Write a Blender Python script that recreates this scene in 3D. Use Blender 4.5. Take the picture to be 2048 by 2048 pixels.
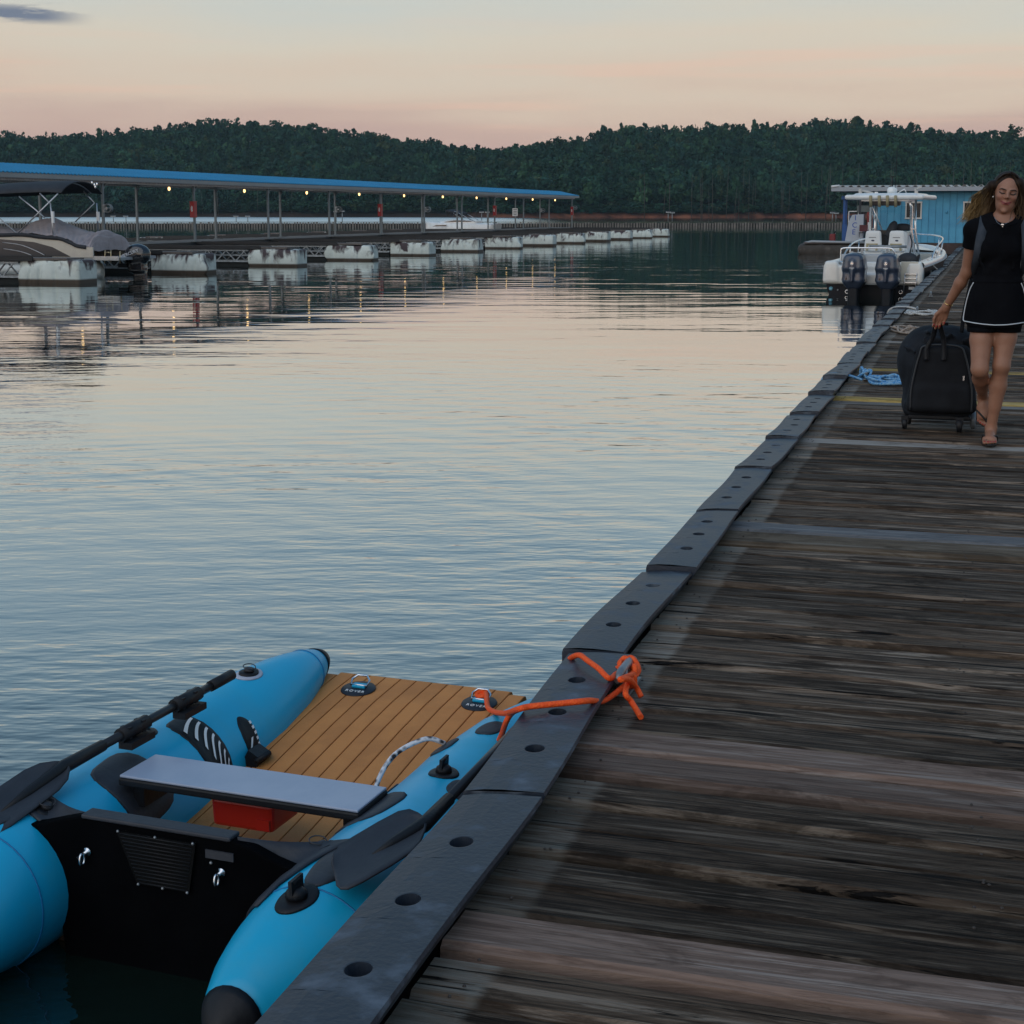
import bpy, bmesh, math, random
import numpy as np
from mathutils import Vector, Matrix, Euler, noise as mnoise
R = math.radians
random.seed(7); RNG = np.random.default_rng(7)
for o in list(bpy.data.objects): bpy.data.objects.remove(o)
SC = bpy.context.scene
COL = SC.collection

# ------------------------------------------------------------------ camera
ZC = 1.93; F_PX = 3072.0; CXP, CYP = 1024.0, 884.0; PITCH = R(8.5)
cam_d = bpy.data.cameras.new('camera'); cam = bpy.data.objects.new('camera', cam_d); COL.objects.link(cam)
cam_d.sensor_width = 24; cam_d.lens = 36; cam_d.shift_y = (CYP - 1024) / 2048
cam.location = (0, 0, ZC); cam.rotation_euler = (R(90) - PITCH, 0, 0)
cam_d.clip_start = 0.1; cam_d.clip_end = 6000
SC.camera = cam

# ------------------------------------------------------------------ dusk sky
world = bpy.data.worlds.new('World'); SC.world = world; world.use_nodes = True
nt = world.node_tree; nt.nodes.clear()
SUN_EL, SUN_AZ = R(32), R(215)          # azimuth measured clockwise from +Y: low glow behind the left shoulder
def N(t, **k):
    n = nt.nodes.new(t)
    for a, b in k.items(): setattr(n, a, b)
    return n
L = lambda a, b: nt.links.new(a, b)
wo = N('ShaderNodeOutputWorld')
sky = N('ShaderNodeTexSky', sky_type='NISHITA', sun_disc=False); sky.sun_elevation = R(3); sky.sun_rotation = SUN_AZ
b1 = N('ShaderNodeBackground'); b1.inputs[1].default_value = 0.012; L(sky.outputs[0], b1.inputs[0])
tc = N('ShaderNodeTexCoord'); sp = N('ShaderNodeSeparateXYZ'); L(tc.outputs['Generated'], sp.inputs[0])
asn = N('ShaderNodeMath', operation='ARCSINE'); L(sp.outputs[2], asn.inputs[0])
# soft horizontal bands that wander with azimuth
mp = N('ShaderNodeMapping'); mp.inputs['Scale'].default_value = (3.0, 3.0, 26.0); L(tc.outputs['Generated'], mp.inputs[0])
nz = N('ShaderNodeTexNoise'); nz.inputs['Scale'].default_value = 1.4; nz.inputs['Detail'].default_value = 5; L(mp.outputs[0], nz.inputs[0])
wob = N('ShaderNodeMath', operation='MULTIPLY_ADD'); L(nz.outputs[0], wob.inputs[0]); wob.inputs[1].default_value = 0.085
sub = N('ShaderNodeMath', operation='SUBTRACT'); L(asn.outputs[0], sub.inputs[0]); sub.inputs[1].default_value = 0.0425
L(sub.outputs[0], wob.inputs[2])
nrm = N('ShaderNodeMath', operation='DIVIDE'); L(wob.outputs[0], nrm.inputs[0]); nrm.inputs[1].default_value = R(90); nrm.use_clamp = True
ramp = N('ShaderNodeValToRGB'); L(nrm.outputs[0], ramp.inputs[0])
def s2l(r, g, b):
    f = lambda c: (c/255/12.92) if c/255 <= .04045 else ((c/255+.055)/1.055)**2.4
    return (f(r), f(g), f(b), 1)
STOPS = [(0.0, (183,155,154)), (1.6, (187,158,156)), (3.0, (199,172,162)), (4.4, (214,194,177)), (6.2, (212,203,188)), (8.2, (199,203,198)),
         (12, (165,184,194)), (18, (141,171,191)), (28, (117,154,183)), (50, (98,138,176)), (90, (84,122,164))]
els = ramp.color_ramp.elements
for i, (d, c) in enumerate(STOPS):
    e = els[i] if i < 2 else els.new(d/90)
    e.position = d/90; e.color = s2l(*c)
# wispy grey clouds
mp2 = N('ShaderNodeMapping'); mp2.inputs['Scale'].default_value = (16, 16, 120); L(tc.outputs['Generated'], mp2.inputs[0])
nz2 = N('ShaderNodeTexNoise'); nz2.inputs['Scale'].default_value = 1.1; nz2.inputs['Detail'].default_value = 7; nz2.inputs['Roughness'].default_value = .62; L(mp2.outputs[0], nz2.inputs[0])
def band(sock, lo, hi):
    m = N('ShaderNodeMapRange', interpolation_type='SMOOTHSTEP'); m.inputs[1].default_value = lo; m.inputs[2].default_value = hi
    L(sock, m.inputs[0]); return m.outputs[0]
def mul(a, b):
    m = N('ShaderNodeMath', operation='MULTIPLY'); L(a, m.inputs[0])
    if isinstance(b, (int, float)): m.inputs[1].default_value = b
    else: L(b, m.inputs[1])
    return m.outputs[0]
cm = mul(band(nz2.outputs[0], .39, .53), mul(band(asn.outputs[0], R(6.35), R(6.68)), band(asn.outputs[0], R(7.25), R(6.85))))
cm = mul(mul(cm, band(sp.outputs[0], -.250, -.285)), .95)
mixc = N('ShaderNodeMix', data_type='RGBA'); L(cm, mixc.inputs[0]); L(ramp.outputs[0], mixc.inputs[6]); mixc.inputs[7].default_value = s2l(104,116,140)
mp3 = N('ShaderNodeMapping'); mp3.inputs['Scale'].default_value = (2.2, 2.2, 60); mp3.inputs['Rotation'].default_value = (0, R(2.2), 0); L(tc.outputs['Generated'], mp3.inputs[0])
nz3 = N('ShaderNodeTexNoise'); nz3.inputs['Scale'].default_value = 1.3; nz3.inputs['Detail'].default_value = 4; L(mp3.outputs[0], nz3.inputs[0])
stk = mul(mul(band(nz3.outputs[0], .52, .70), mul(band(asn.outputs[0], R(2.0), R(3.4)), band(asn.outputs[0], R(7.5), R(5)))), .5)
mixs = N('ShaderNodeMix', data_type='RGBA'); L(stk, mixs.inputs[0]); L(mixc.outputs[2], mixs.inputs[6]); mixs.inputs[7].default_value = s2l(232,190,170); mixc = mixs
b2 = N('ShaderNodeBackground'); b2.inputs[1].default_value = 1.0; L(mixc.outputs[2], b2.inputs[0])
ads = N('ShaderNodeAddShader'); L(b1.outputs[0], ads.inputs[0]); L(b2.outputs[0], ads.inputs[1]); L(ads.outputs[0], wo.inputs[0])

sl = bpy.data.lights.new('afterglow', 'SUN'); sl.energy = 1.15; sl.angle = R(80); sl.color = (1.0, .92, .84)
so = bpy.data.objects.new('afterglow', sl); COL.objects.link(so)
sd = Vector((math.sin(SUN_AZ)*math.cos(SUN_EL), math.cos(SUN_AZ)*math.cos(SUN_EL), math.sin(SUN_EL)))
so.rotation_euler = (-sd).to_track_quat('-Z', 'Y').to_euler()

SC.view_settings.view_transform = 'Standard'; SC.view_settings.look = 'None'
SC.view_settings.exposure = 0; SC.view_settings.gamma = 1; SC.view_settings.use_curve_mapping = False
SC.render.engine = 'CYCLES'
SC.cycles.max_bounces = 6; SC.cycles.glossy_bounces = 3; SC.cycles.diffuse_bounces = 3; SC.cycles.transmission_bounces = 4; SC.cycles.transparent_max_bounces = 8
SC.cycles.use_denoising = True; SC.cycles.caustics_reflective = False; SC.cycles.caustics_refractive = False
SC.cycles.sample_clamp_indirect = 4

# ------------------------------------------------------------------ helpers
def tag(o, label=None, cat=None, group=None, kind=None):
    if label: o['label'] = label
    if cat: o['category'] = cat
    if group: o['group'] = group
    if kind: o['kind'] = kind
    return o
def empty(name, loc=(0,0,0), rz=0, label=None, cat=None, group=None, kind=None):
    o = bpy.data.objects.new(name, None); COL.objects.link(o); o.location = loc; o.rotation_euler = (0,0,rz)
    o.empty_display_size = .1
    return tag(o, label, cat, group, kind)
def copy_tree(o, parent=None):
    c = o.copy(); COL.objects.link(c)
    if parent is not None: c.parent = parent
    for ch in list(o.children): copy_tree(ch, c)
    return c
def link(name, me, mat=None, parent=None):
    o = bpy.data.objects.new(name, me); COL.objects.link(o)
    if mat is not None:
        me.materials.clear(); me.materials.append(mat)
    if parent is not None: o.parent = parent
    return o
def sst(a, b, x): t = min(max((x-a)/(b-a), 0), 1); return t*t*(3-2*t)
class MB:
    def __init__(s): s.v = []; s.f = []; s.sm = []
    def add(s, vs, fs, smooth=False):
        b = len(s.v); s.v += [tuple(p) for p in vs]; s.f += [tuple(i+b for i in f) for f in fs]; s.sm += [smooth]*len(fs); return s
    def box(s, c, d, rot=None, taper=1.0):
        hx, hy, hz = d[0]/2, d[1]/2, d[2]/2; vs = []
        for z, t in ((-hz,1),(hz,taper)):
            for x, y in ((-hx,-hy),(hx,-hy),(hx,hy),(-hx,hy)): vs.append(Vector((x*t,y*t,z)))
        if rot is not None:
            m = rot if isinstance(rot, Matrix) else Euler(rot).to_matrix()
            vs = [m @ p for p in vs]
        c = Vector(c); vs = [p+c for p in vs]
        return s.add(vs, [(3,2,1,0),(4,5,6,7),(0,1,5,4),(1,2,6,5),(2,3,7,6),(3,0,4,7)])
    def bar(s, a, b, w, h=None, up=(0,0,1)):
        a = Vector(a); b = Vector(b); h = h or w; d = (b-a); l = d.length; d.normalize()
        u = Vector(up); x = d.cross(u)
        if x.length < 1e-4: x = d.cross(Vector((1,0,0)))
        x.normalize(); z = x.cross(d)
        return s.box((a+b)/2, (w, l, h), Matrix((x, d, z)).transposed())
    def tube(s, pts, r, n=8, caps=True, closed=False):
        pts = [Vector(p) for p in pts]; m = len(pts)
        rs = r if isinstance(r, (list, tuple)) else [r]*m
        vs = []; prev = None
        for i, p in enumerate(pts):
            if closed: t = pts[(i+1)%m] - pts[i-1]
            else: t = (pts[min(i+1,m-1)] - pts[max(i-1,0)])
            if t.length < 1e-9: t = Vector((0,0,1))
            t.normalize()
            if prev is None:
                x = t.orthogonal().normalized()
            else:
                x = prev - t*prev.dot(t)
                x = x.normalized() if x.length > 1e-6 else t.orthogonal().normalized()
            prev = x; y = t.cross(x)
            for k in range(n):
                a = 2*math.pi*k/n; vs.append(p + (x*math.cos(a)+y*math.sin(a))*rs[i])
        fs = []
        for i in range(m if closed else m-1):
            j = (i+1) % m
            for k in range(n): fs.append((i*n+k, i*n+(k+1)%n, j*n+(k+1)%n, j*n+k))
        s.add(vs, fs, True)
        if caps and not closed:
            b = len(s.v)-len(vs)
            s.f.append(tuple(b+k for k in range(n))[::-1]); s.f.append(tuple(b+(m-1)*n+k for k in range(n))); s.sm += [False]*2
        return s
    def loft(s, secs, closed=True, cap=True, smooth=True):
        n = len(secs[0]); vs = [p for q in secs for p in q]; fs = []
        for i in range(len(secs)-1):
            for k in range(n if closed else n-1):
                k2 = (k+1) % n; fs.append((i*n+k, i*n+k2, (i+1)*n+k2, (i+1)*n+k))
        s.add(vs, fs, smooth)
        if cap and closed:
            b = len(s.v)-len(vs)
            s.f.append(tuple(b+k for k in range(n))[::-1]); s.f.append(tuple(b+(len(secs)-1)*n+k for k in range(n))); s.sm += [False]*2
        return s
    def lathe(s, prof, c=(0,0,0), n=16, rot=None):
        m = Euler(rot).to_matrix() if rot is not None else Matrix.Identity(3); c = Vector(c)
        secs = [[c + m @ Vector((r*math.cos(2*math.pi*k/n), r*math.sin(2*math.pi*k/n), z)) for k in range(n)] for r, z in prof]
        return s.loft(secs)
    def prism(s, poly, a, b, axes='xz'):
        # polygon in two axes, extruded from a to b along the third
        def P(p, t):
            return {'xz': (p[0], t, p[1]), 'xy': (p[0], p[1], t), 'yz': (t, p[0], p[1])}[axes]
        n = len(poly); vs = [P(p, a) for p in poly] + [P(p, b) for p in poly]
        fs = [tuple(range(n)), tuple(range(2*n-1, n-1, -1))] + [(k, k+n, (k+1)%n+n, (k+1)%n) for k in range(n)]
        return s.add(vs, fs)
    def ell(s, c, r, n=16, m=10, rot=None):
        M3 = Euler(rot).to_matrix() if rot is not None else Matrix.Identity(3); c = Vector(c); secs = []
        for i in range(m+1):
            t = math.pi*(i+.02)/(m+.04); secs.append([c + M3 @ Vector((r[0]*math.sin(t)*math.cos(2*math.pi*k/n), r[1]*math.sin(t)*math.sin(2*math.pi*k/n), -r[2]*math.cos(t))) for k in range(n)])
        return s.loft(secs)
    def mesh(s, name):
        me = bpy.data.meshes.new(name); me.from_pydata(s.v, [], s.f)
        me.polygons.foreach_set('use_smooth', s.sm)
        bm = bmesh.new(); bm.from_mesh(me); bmesh.ops.recalc_face_normals(bm, faces=bm.faces); bm.to_mesh(me); bm.free()
        me.update(); return me
    def build(s, name, mat, parent=None, bevel=0, seg=2, smooth=None, kind=None, label=None):
        me = s.mesh(name)
        if smooth is not None: me.polygons.foreach_set('use_smooth', [smooth]*len(me.polygons))
        o = link(name, me, mat, parent)
        if bevel:
            md = o.modifiers.new('bevel', 'BEVEL'); md.width = bevel; md.segments = seg; md.limit_method = 'ANGLE'; md.angle_limit = R(40); md.harden_normals = False
        if kind: o['kind'] = kind
        if label: o['label'] = label
        return o
def fast_mesh(name, V, Q, cols=None):
    V = np.asarray(V, np.float32); Q = np.asarray(Q, np.int32); me = bpy.data.meshes.new(name); k = Q.shape[1]
    me.vertices.add(len(V)); me.vertices.foreach_set('co', V.ravel()); me.loops.add(Q.size); me.loops.foreach_set('vertex_index', Q.ravel())
    me.polygons.add(len(Q)); me.polygons.foreach_set('loop_start', np.arange(0, Q.size, k, dtype=np.int32)); me.polygons.foreach_set('loop_total', np.full(len(Q), k, np.int32))
    me.update(calc_edges=True)
    if cols is not None:
        at = me.color_attributes.new('tint', 'FLOAT_COLOR', 'POINT'); c = np.ones((len(V), 4), np.float32); c[:, :3] = cols; at.data.foreach_set('color', c.ravel())
    return me
def text_mb(txt, size, mat, parent, M4, name='lettering', extrude=.002, spacing=1.0):
    cu = bpy.data.curves.new(name, 'FONT'); cu.body = txt; cu.size = size; cu.extrude = extrude; cu.align_x = 'CENTER'; cu.align_y = 'CENTER'; cu.space_character = spacing
    o = bpy.data.objects.new(name, cu); COL.objects.link(o)
    dg = bpy.context.evaluated_depsgraph_get(); me = bpy.data.meshes.new_from_object(o.evaluated_get(dg)); bpy.data.objects.remove(o); bpy.data.curves.remove(cu)
    me.transform(M4); return link(name, me, mat, parent)
def catmull(pts, n=8):
    P = [Vector(p) for p in pts]; out = []
    for i in range(len(P)-1):
        p0, p1, p2, p3 = P[max(i-1,0)], P[i], P[i+1], P[min(i+2,len(P)-1)]
        for k in range(n):
            t = k/n; out.append(.5*((2*p1)+(p2-p0)*t+(2*p0-5*p1+4*p2-p3)*t*t+(3*p1-p0-3*p2+p3)*t**3))
    out.append(P[-1]); return out

# signed-distance modelling: soft unions of primitives, meshed with surface nets
class SDF:
    def __init__(s, lo, hi, h):
        s.lo = np.array(lo, float); s.h = h; s.n = (np.ceil((np.array(hi)-s.lo)/h)).astype(int)+1
        s.f = np.full(tuple(s.n), 1.0, np.float32)
    def win(s, lo, hi):
        a = np.clip(np.floor((np.array(lo)-s.lo)/s.h).astype(int), 0, s.n-1); b = np.clip(np.ceil((np.array(hi)-s.lo)/s.h).astype(int)+1, 1, s.n)
        sl_ = tuple(slice(i, j) for i, j in zip(a, b))
        ax = [s.lo[k]+np.arange(a[k], b[k])*s.h for k in range(3)]
        return sl_, np.meshgrid(*ax, indexing='ij', sparse=True)
    def put(s, d, sl_, k, mode='u'):
        f = s.f[sl_]; d = d.astype(np.float32)
        if mode == 'u':
            if k > 0:
                hh = np.maximum(k-np.abs(f-d), 0)/k; s.f[sl_] = np.minimum(f, d)-hh*hh*k*.25
            else: s.f[sl_] = np.minimum(f, d)
        elif mode == 's':
            d = -d
            hh = np.maximum(k-np.abs(f-d), 0)/k if k > 0 else 0; s.f[sl_] = np.maximum(f, d)+hh*hh*k*.25
    def cap(s, a, b, ra, rb=None, k=.02, mode='u', sq=None):
        rb = ra if rb is None else rb; a = np.array(a, float); b = np.array(b, float); pad = max(ra, rb)+k+3*s.h
        w, (X, Y, Z) = s.win(np.minimum(a, b)-pad, np.maximum(a, b)+pad); d = b-a; L2 = max(d@d, 1e-12)
        t = np.clip(((X-a[0])*d[0]+(Y-a[1])*d[1]+(Z-a[2])*d[2])/L2, 0, 1)
        dx, dy, dz = X-a[0]-t*d[0], Y-a[1]-t*d[1], Z-a[2]-t*d[2]
        if sq: dx, dy, dz = dx/sq[0], dy/sq[1], dz/sq[2]
        D = np.sqrt(dx*dx+dy*dy+dz*dz)-(ra+(rb-ra)*t)
        s.put(D, w, k, mode)
    def ell(s, c, r, k=.02, rot=None, mode='u'):
        c = np.array(c, float); r = np.array(r, float); pad = r.max()+k+3*s.h; w, (X, Y, Z) = s.win(c-pad, c+pad)
        x, y, z = X-c[0], Y-c[1], Z-c[2]
        if rot is not None:
            m = np.array(Euler(rot).to_matrix().transposed()); x, y, z = (m[0,0]*x+m[0,1]*y+m[0,2]*z, m[1,0]*x+m[1,1]*y+m[1,2]*z, m[2,0]*x+m[2,1]*y+m[2,2]*z)
        k0 = np.sqrt((x/r[0])**2+(y/r[1])**2+(z/r[2])**2); k1 = np.sqrt((x/r[0]**2)**2+(y/r[1]**2)**2+(z/r[2]**2)**2)
        s.put(k0*(k0-1)/np.maximum(k1, 1e-6), w, k, mode)
    def rbox(s, c, hd, rr, k=.01, rot=None, mode='u', taper=(0,0)):
        c = np.array(c, float); hd = np.array(hd, float); pad = np.linalg.norm(hd)+k+3*s.h; w, (X, Y, Z) = s.win(c-pad, c+pad)
        x, y, z = X-c[0], Y-c[1], Z-c[2]
        if rot is not None:
            m = np.array(Euler(rot).to_matrix().transposed()); x, y, z = (m[0,0]*x+m[0,1]*y+m[0,2]*z, m[1,0]*x+m[1,1]*y+m[1,2]*z, m[2,0]*x+m[2,1]*y+m[2,2]*z)
        tx = 1-taper[0]*(z/hd[2]); ty = 1-taper[1]*(z/hd[2])
        qx, qy, qz = np.abs(x/tx)-hd[0]+rr, np.abs(y/ty)-hd[1]+rr, np.abs(z)-hd[2]+rr
        D = np.sqrt(np.maximum(qx,0)**2+np.maximum(qy,0)**2+np.maximum(qz,0)**2)+np.minimum(np.maximum(np.maximum(qx,qy),qz),0)-rr
        s.put(D, w, k, mode)
    def coords(s):
        return np.meshgrid(*[s.lo[k]+np.arange(s.n[k])*s.h for k in range(3)], indexing='ij', sparse=True)
    def extract(s):
        f = s.f; nx, ny, nz = f.shape; ins = f < 0
        acc = np.zeros((nx-1, ny-1, nz-1, 3), np.float32); cnt = np.zeros((nx-1, ny-1, nz-1), np.float32)
        edges = {}
        for ax in range(3):
            sa = [slice(None)]*3; sb = [slice(None)]*3; sa[ax] = slice(0, -1); sb[ax] = slice(1, None)
            fa, fb = f[tuple(sa)], f[tuple(sb)]; cr = (fa < 0) != (fb < 0); idx = np.argwhere(cr); edges[ax] = (idx, fa[cr] < 0)
            t = fa[cr]/(fa[cr]-fb[cr]); p = idx.astype(np.float32); p[:, ax] += t
            o1, o2 = [a for a in range(3) if a != ax]
            for d1 in (0, -1):
                for d2 in (0, -1):
                    c = idx.copy(); c[:, o1] += d1; c[:, o2] += d2
                    ok = (c >= 0).all(1) & (c[:,0] < nx-1) & (c[:,1] < ny-1) & (c[:,2] < nz-1)
                    np.add.at(acc, tuple(c[ok].T), p[ok]); np.add.at(cnt, tuple(c[ok].T), 1)
        act = cnt > 0; vid = np.full(cnt.shape, -1, np.int64); vid[act] = np.arange(act.sum())
        V = acc[act]/cnt[act][:, None]*s.h+s.lo
        Q = []
        for ax in range(3):
            idx, inside = edges[ax]; o1, o2 = (ax+1) % 3, (ax+2) % 3
            ok = (idx[:, o1] > 0) & (idx[:, o2] > 0) & (idx[:, o1] < f.shape[o1]-1) & (idx[:, o2] < f.shape[o2]-1); idx = idx[ok]; inside = inside[ok]
            cs = []
            for d1, d2 in ((-1,-1),(0,-1),(0,0),(-1,0)):
                c = idx.copy(); c[:, o1] += d1; c[:, o2] += d2; cs.append(vid[tuple(c.T)])
            q = np.stack(cs, 1); q[~inside] = q[~inside][:, ::-1]; Q.append(q)
        return V, np.concatenate(Q)
    def build(s, name, mat, parent=None, colfn=None, smooth_it=0):
        V, Q = s.extract()
        me = fast_mesh(name, V, Q, colfn(V) if colfn else None); me.polygons.foreach_set('use_smooth', np.ones(len(me.polygons), bool))
        o = link(name, me, mat, parent)
        if smooth_it:
            md = o.modifiers.new('smooth', 'SMOOTH'); md.iterations = smooth_it; md.factor = .5
        return o

# ------------------------------------------------------------------ materials
MATS = {}
def mat(name, col=(.5,.5,.5), rough=.5, metal=0, col2=None, nscale=8, nlo=.4, nhi=.65, bump=0, bscale=40, spec=.5, coat=0, stretch=(1,1,1), emit=None, estr=0, rand=0, attr=False, rough2=None, sheen=0, sss=0):
    if name in MATS: return MATS[name]
    m = bpy.data.materials.new(name); m.use_nodes = True; t = m.node_tree; bs = t.nodes['Principled BSDF']; lk = t.links.new
    bs.inputs['Base Color'].default_value = (*col, 1); bs.inputs['Roughness'].default_value = rough; bs.inputs['Metallic'].default_value = metal
    bs.inputs['Specular IOR Level'].default_value = spec; bs.inputs['Coat Weight'].default_value = coat; bs.inputs['Coat Roughness'].default_value = .12
    if sheen: bs.inputs['Sheen Weight'].default_value = sheen
    if sss: bs.inputs['Subsurface Weight'].default_value = sss; bs.inputs['Subsurface Radius'].default_value = (.01,.004,.002)
    if emit: bs.inputs['Emission Color'].default_value = (*emit, 1); bs.inputs['Emission Strength'].default_value = estr
    c = t.nodes.new('ShaderNodeTexCoord'); mp = t.nodes.new('ShaderNodeMapping'); mp.inputs['Scale'].default_value = stretch; lk(c.outputs['Object'], mp.inputs[0])
    src = None
    if rand:
        oi = t.nodes.new('ShaderNodeObjectInfo'); ad = t.nodes.new('ShaderNodeVectorMath'); ad.operation = 'ADD'
        cb = t.nodes.new('ShaderNodeMath'); cb.operation = 'MULTIPLY'; cb.inputs[1].default_value = 91.7; lk(oi.outputs['Random'], cb.inputs[0])
        lk(mp.outputs[0], ad.inputs[0]); lk(cb.outputs[0], ad.inputs[1]); vec = ad.outputs[0]
    else: vec = mp.outputs[0]
    if attr:
        av = t.nodes.new('ShaderNodeVertexColor'); av.layer_name = 'tint'; src = av.outputs[0]
    if col2 is not None:
        n = t.nodes.new('ShaderNodeTexNoise'); n.inputs['Scale'].default_value = nscale; n.inputs['Detail'].default_value = 6; n.inputs['Roughness'].default_value = .6; lk(vec, n.inputs[0])
        mr = t.nodes.new('ShaderNodeMapRange'); mr.inputs[1].default_value = nlo; mr.inputs[2].default_value = nhi; lk(n.outputs[0], mr.inputs[0])
        mx = t.nodes.new('ShaderNodeMix'); mx.data_type = 'RGBA'; lk(mr.outputs[0], mx.inputs[0])
        if src: lk(src, mx.inputs[6])
        else: mx.inputs[6].default_value = (*col, 1)
        mx.inputs[7].default_value = (*col2, 1); src = mx.outputs[2]
        if rough2 is not None:
            m2 = t.nodes.new('ShaderNodeMapRange'); m2.inputs[3].default_value = rough; m2.inputs[4].default_value = rough2; lk(mr.outputs[0], m2.inputs[0]); lk(m2.outputs[0], bs.inputs['Roughness'])
    if src: lk(src, bs.inputs['Base Color'])
    if rand and src is None: pass
    if bump:
        n2 = t.nodes.new('ShaderNodeTexNoise'); n2.inputs['Scale'].default_value = bscale; n2.inputs['Detail'].default_value = 4; lk(vec, n2.inputs[0])
        bp = t.nodes.new('ShaderNodeBump'); bp.inputs['Strength'].default_value = min(bump, 1); bp.inputs['Distance'].default_value = .01*max(1, bump); lk(n2.outputs[0], bp.inputs['Height']); lk(bp.outputs[0], bs.inputs['Normal'])
    MATS[name] = m; return m
BLACK_RUB = mat('black_plastic', (.010,.011,.014), .5, bump=.15, bscale=60, spec=.3)
DARK_RUB = mat('charcoal_rubber', (.025,.027,.034), .6, col2=(.04,.042,.05), nscale=6, bump=.2, bscale=90)
CHROME = mat('polished_metal', (.75,.76,.78), .18, 1)
ALU = mat('aluminium', (.55,.57,.6), .38, 1, col2=(.42,.44,.46), nscale=5)
GALV = mat('galvanised_steel', (.36,.38,.40), .5, .7, col2=(.24,.26,.27), nscale=12)
WHITE = mat('white_gelcoat', (.80,.82,.82), .22, col2=(.70,.72,.71), nscale=2.5, coat=.3)
WHITE_PLAIN = mat('white_print', (.8,.8,.8), .5)

# ------------------------------------------------------------------ water
def make_water():
    m = bpy.data.materials.new('lake_water'); m.use_nodes = True; t = m.node_tree; t.nodes.clear(); lk = t.links.new
    def n(ty, **k):
        o = t.nodes.new(ty)
        for a, b in k.items(): setattr(o, a, b)
        return o
    out = n('ShaderNodeOutputMaterial'); tc = n('ShaderNodeTexCoord')
    def wave(scale, rot, detail, amp, rough=.5, dist=0):
        mp = n('ShaderNodeMapping'); mp.inputs['Scale'].default_value = (scale[0], scale[1], 1); mp.inputs['Rotation'].default_value = (0, 0, R(rot)); lk(tc.outputs['Object'], mp.inputs[0])
        z = n('ShaderNodeTexNoise'); z.noise_dimensions = '2D'; z.inputs['Scale'].default_value = 1; z.inputs['Detail'].default_value = detail; z.inputs['Roughness'].default_value = rough; z.inputs['Distortion'].default_value = dist; lk(mp.outputs[0], z.inputs[0])
        q = n('ShaderNodeMath', operation='MULTIPLY'); lk(z.outputs[0], q.inputs[0])
        if isinstance(amp, (int, float)): q.inputs[1].default_value = amp
        else: lk(amp, q.inputs[1])
        return q.outputs[0]
    def rng(sock, a, b, c, d, sm='SMOOTHSTEP'):
        r = n('ShaderNodeMapRange', interpolation_type=sm); r.inputs[1].default_value = a; r.inputs[2].default_value = b; r.inputs[3].default_value = c; r.inputs[4].default_value = d; lk(sock, r.inputs[0]); return r.outputs[0]
    def add(a, b):
        q = n('ShaderNodeMath', operation='ADD'); lk(a, q.inputs[0]); lk(b, q.inputs[1]); return q.outputs[0]
    xyz = n('ShaderNodeSeparateXYZ'); lk(tc.outputs['Object'], xyz.inputs[0])
    # breeze patches: ruffled water in the middle, smoother near the slips
    patch = wave((.10, .16), 8, 3, 1.0)
    breeze = rng(patch, .40, .62, .35, 1.0)
    calm = rng(xyz.outputs[1], 9, 25, 1.0, .16); near = rng(xyz.outputs[1], 5, 15, 2.6, 1.0)
    a_mid = n('ShaderNodeMath', operation='MULTIPLY'); lk(breeze, a_mid.inputs[0]); lk(calm, a_mid.inputs[1]); a_m2 = n('ShaderNodeMath', operation='MULTIPLY'); lk(a_mid.outputs[0], a_m2.inputs[0]); a_m2.inputs[1].default_value = .0040; a_mid = a_m2
    a_fin = n('ShaderNodeMath', operation='MULTIPLY'); lk(breeze, a_fin.inputs[0]); lk(near, a_fin.inputs[1]); a_f2 = n('ShaderNodeMath', operation='MULTIPLY'); lk(a_fin.outputs[0], a_f2.inputs[0]); lk(calm, a_f2.inputs[1]); a_f3 = n('ShaderNodeMath', operation='MULTIPLY'); lk(a_f2.outputs[0], a_f3.inputs[0]); a_f3.inputs[1].default_value = .0026; a_fin = a_f3
    h = add(add(wave((.12, .45), 4, 1.6, .0150), wave((1.5, 4.2), -7, 2, a_mid.outputs[0], dist=.4)), add(wave((4.5, 11), 10, 2, a_fin.outputs[0]), wave((.5, 1.4), 14, 1, .0050)))
    def rings(cx, cy, sc, amp, d):
        mp = n('ShaderNodeMapping'); mp.inputs['Location'].default_value = (-cx, -cy, 0); lk(tc.outputs['Object'], mp.inputs[0])
        w = n('ShaderNodeTexWave', wave_type='RINGS', rings_direction='Z'); w.inputs['Scale'].default_value = sc; w.inputs['Distortion'].default_value = d; w.inputs['Detail'].default_value = 2; w.inputs['Detail Scale'].default_value = .8; lk(mp.outputs[0], w.inputs[0])
        q = n('ShaderNodeMath', operation='MULTIPLY'); lk(w.outputs['Fac'], q.inputs[0]); q.inputs[1].default_value = amp; q2 = n('ShaderNodeMath', operation='MULTIPLY'); lk(q.outputs[0], q2.inputs[0]); lk(calm, q2.inputs[1]); q3 = n('ShaderNodeMath', operation='MULTIPLY'); lk(q2.outputs[0], q3.inputs[0]); lk(breeze, q3.inputs[1]); return q3.outputs[0]
    h = add(h, add(rings(1.5, -9, .85, .0020, 5), rings(-13, 1, .62, .0022, 6)))
    bp = n('ShaderNodeBump'); bp.inputs['Strength'].default_value = 1; bp.inputs['Distance'].default_value = 1; lk(h, bp.inputs['Height'])
    lw = n('ShaderNodeLayerWeight'); lw.inputs['Blend'].default_value = .5; lk(bp.outputs[0], lw.inputs['Normal'])
    rp = n('ShaderNodeValToRGB'); lk(lw.outputs['Facing'], rp.inputs[0])
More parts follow.
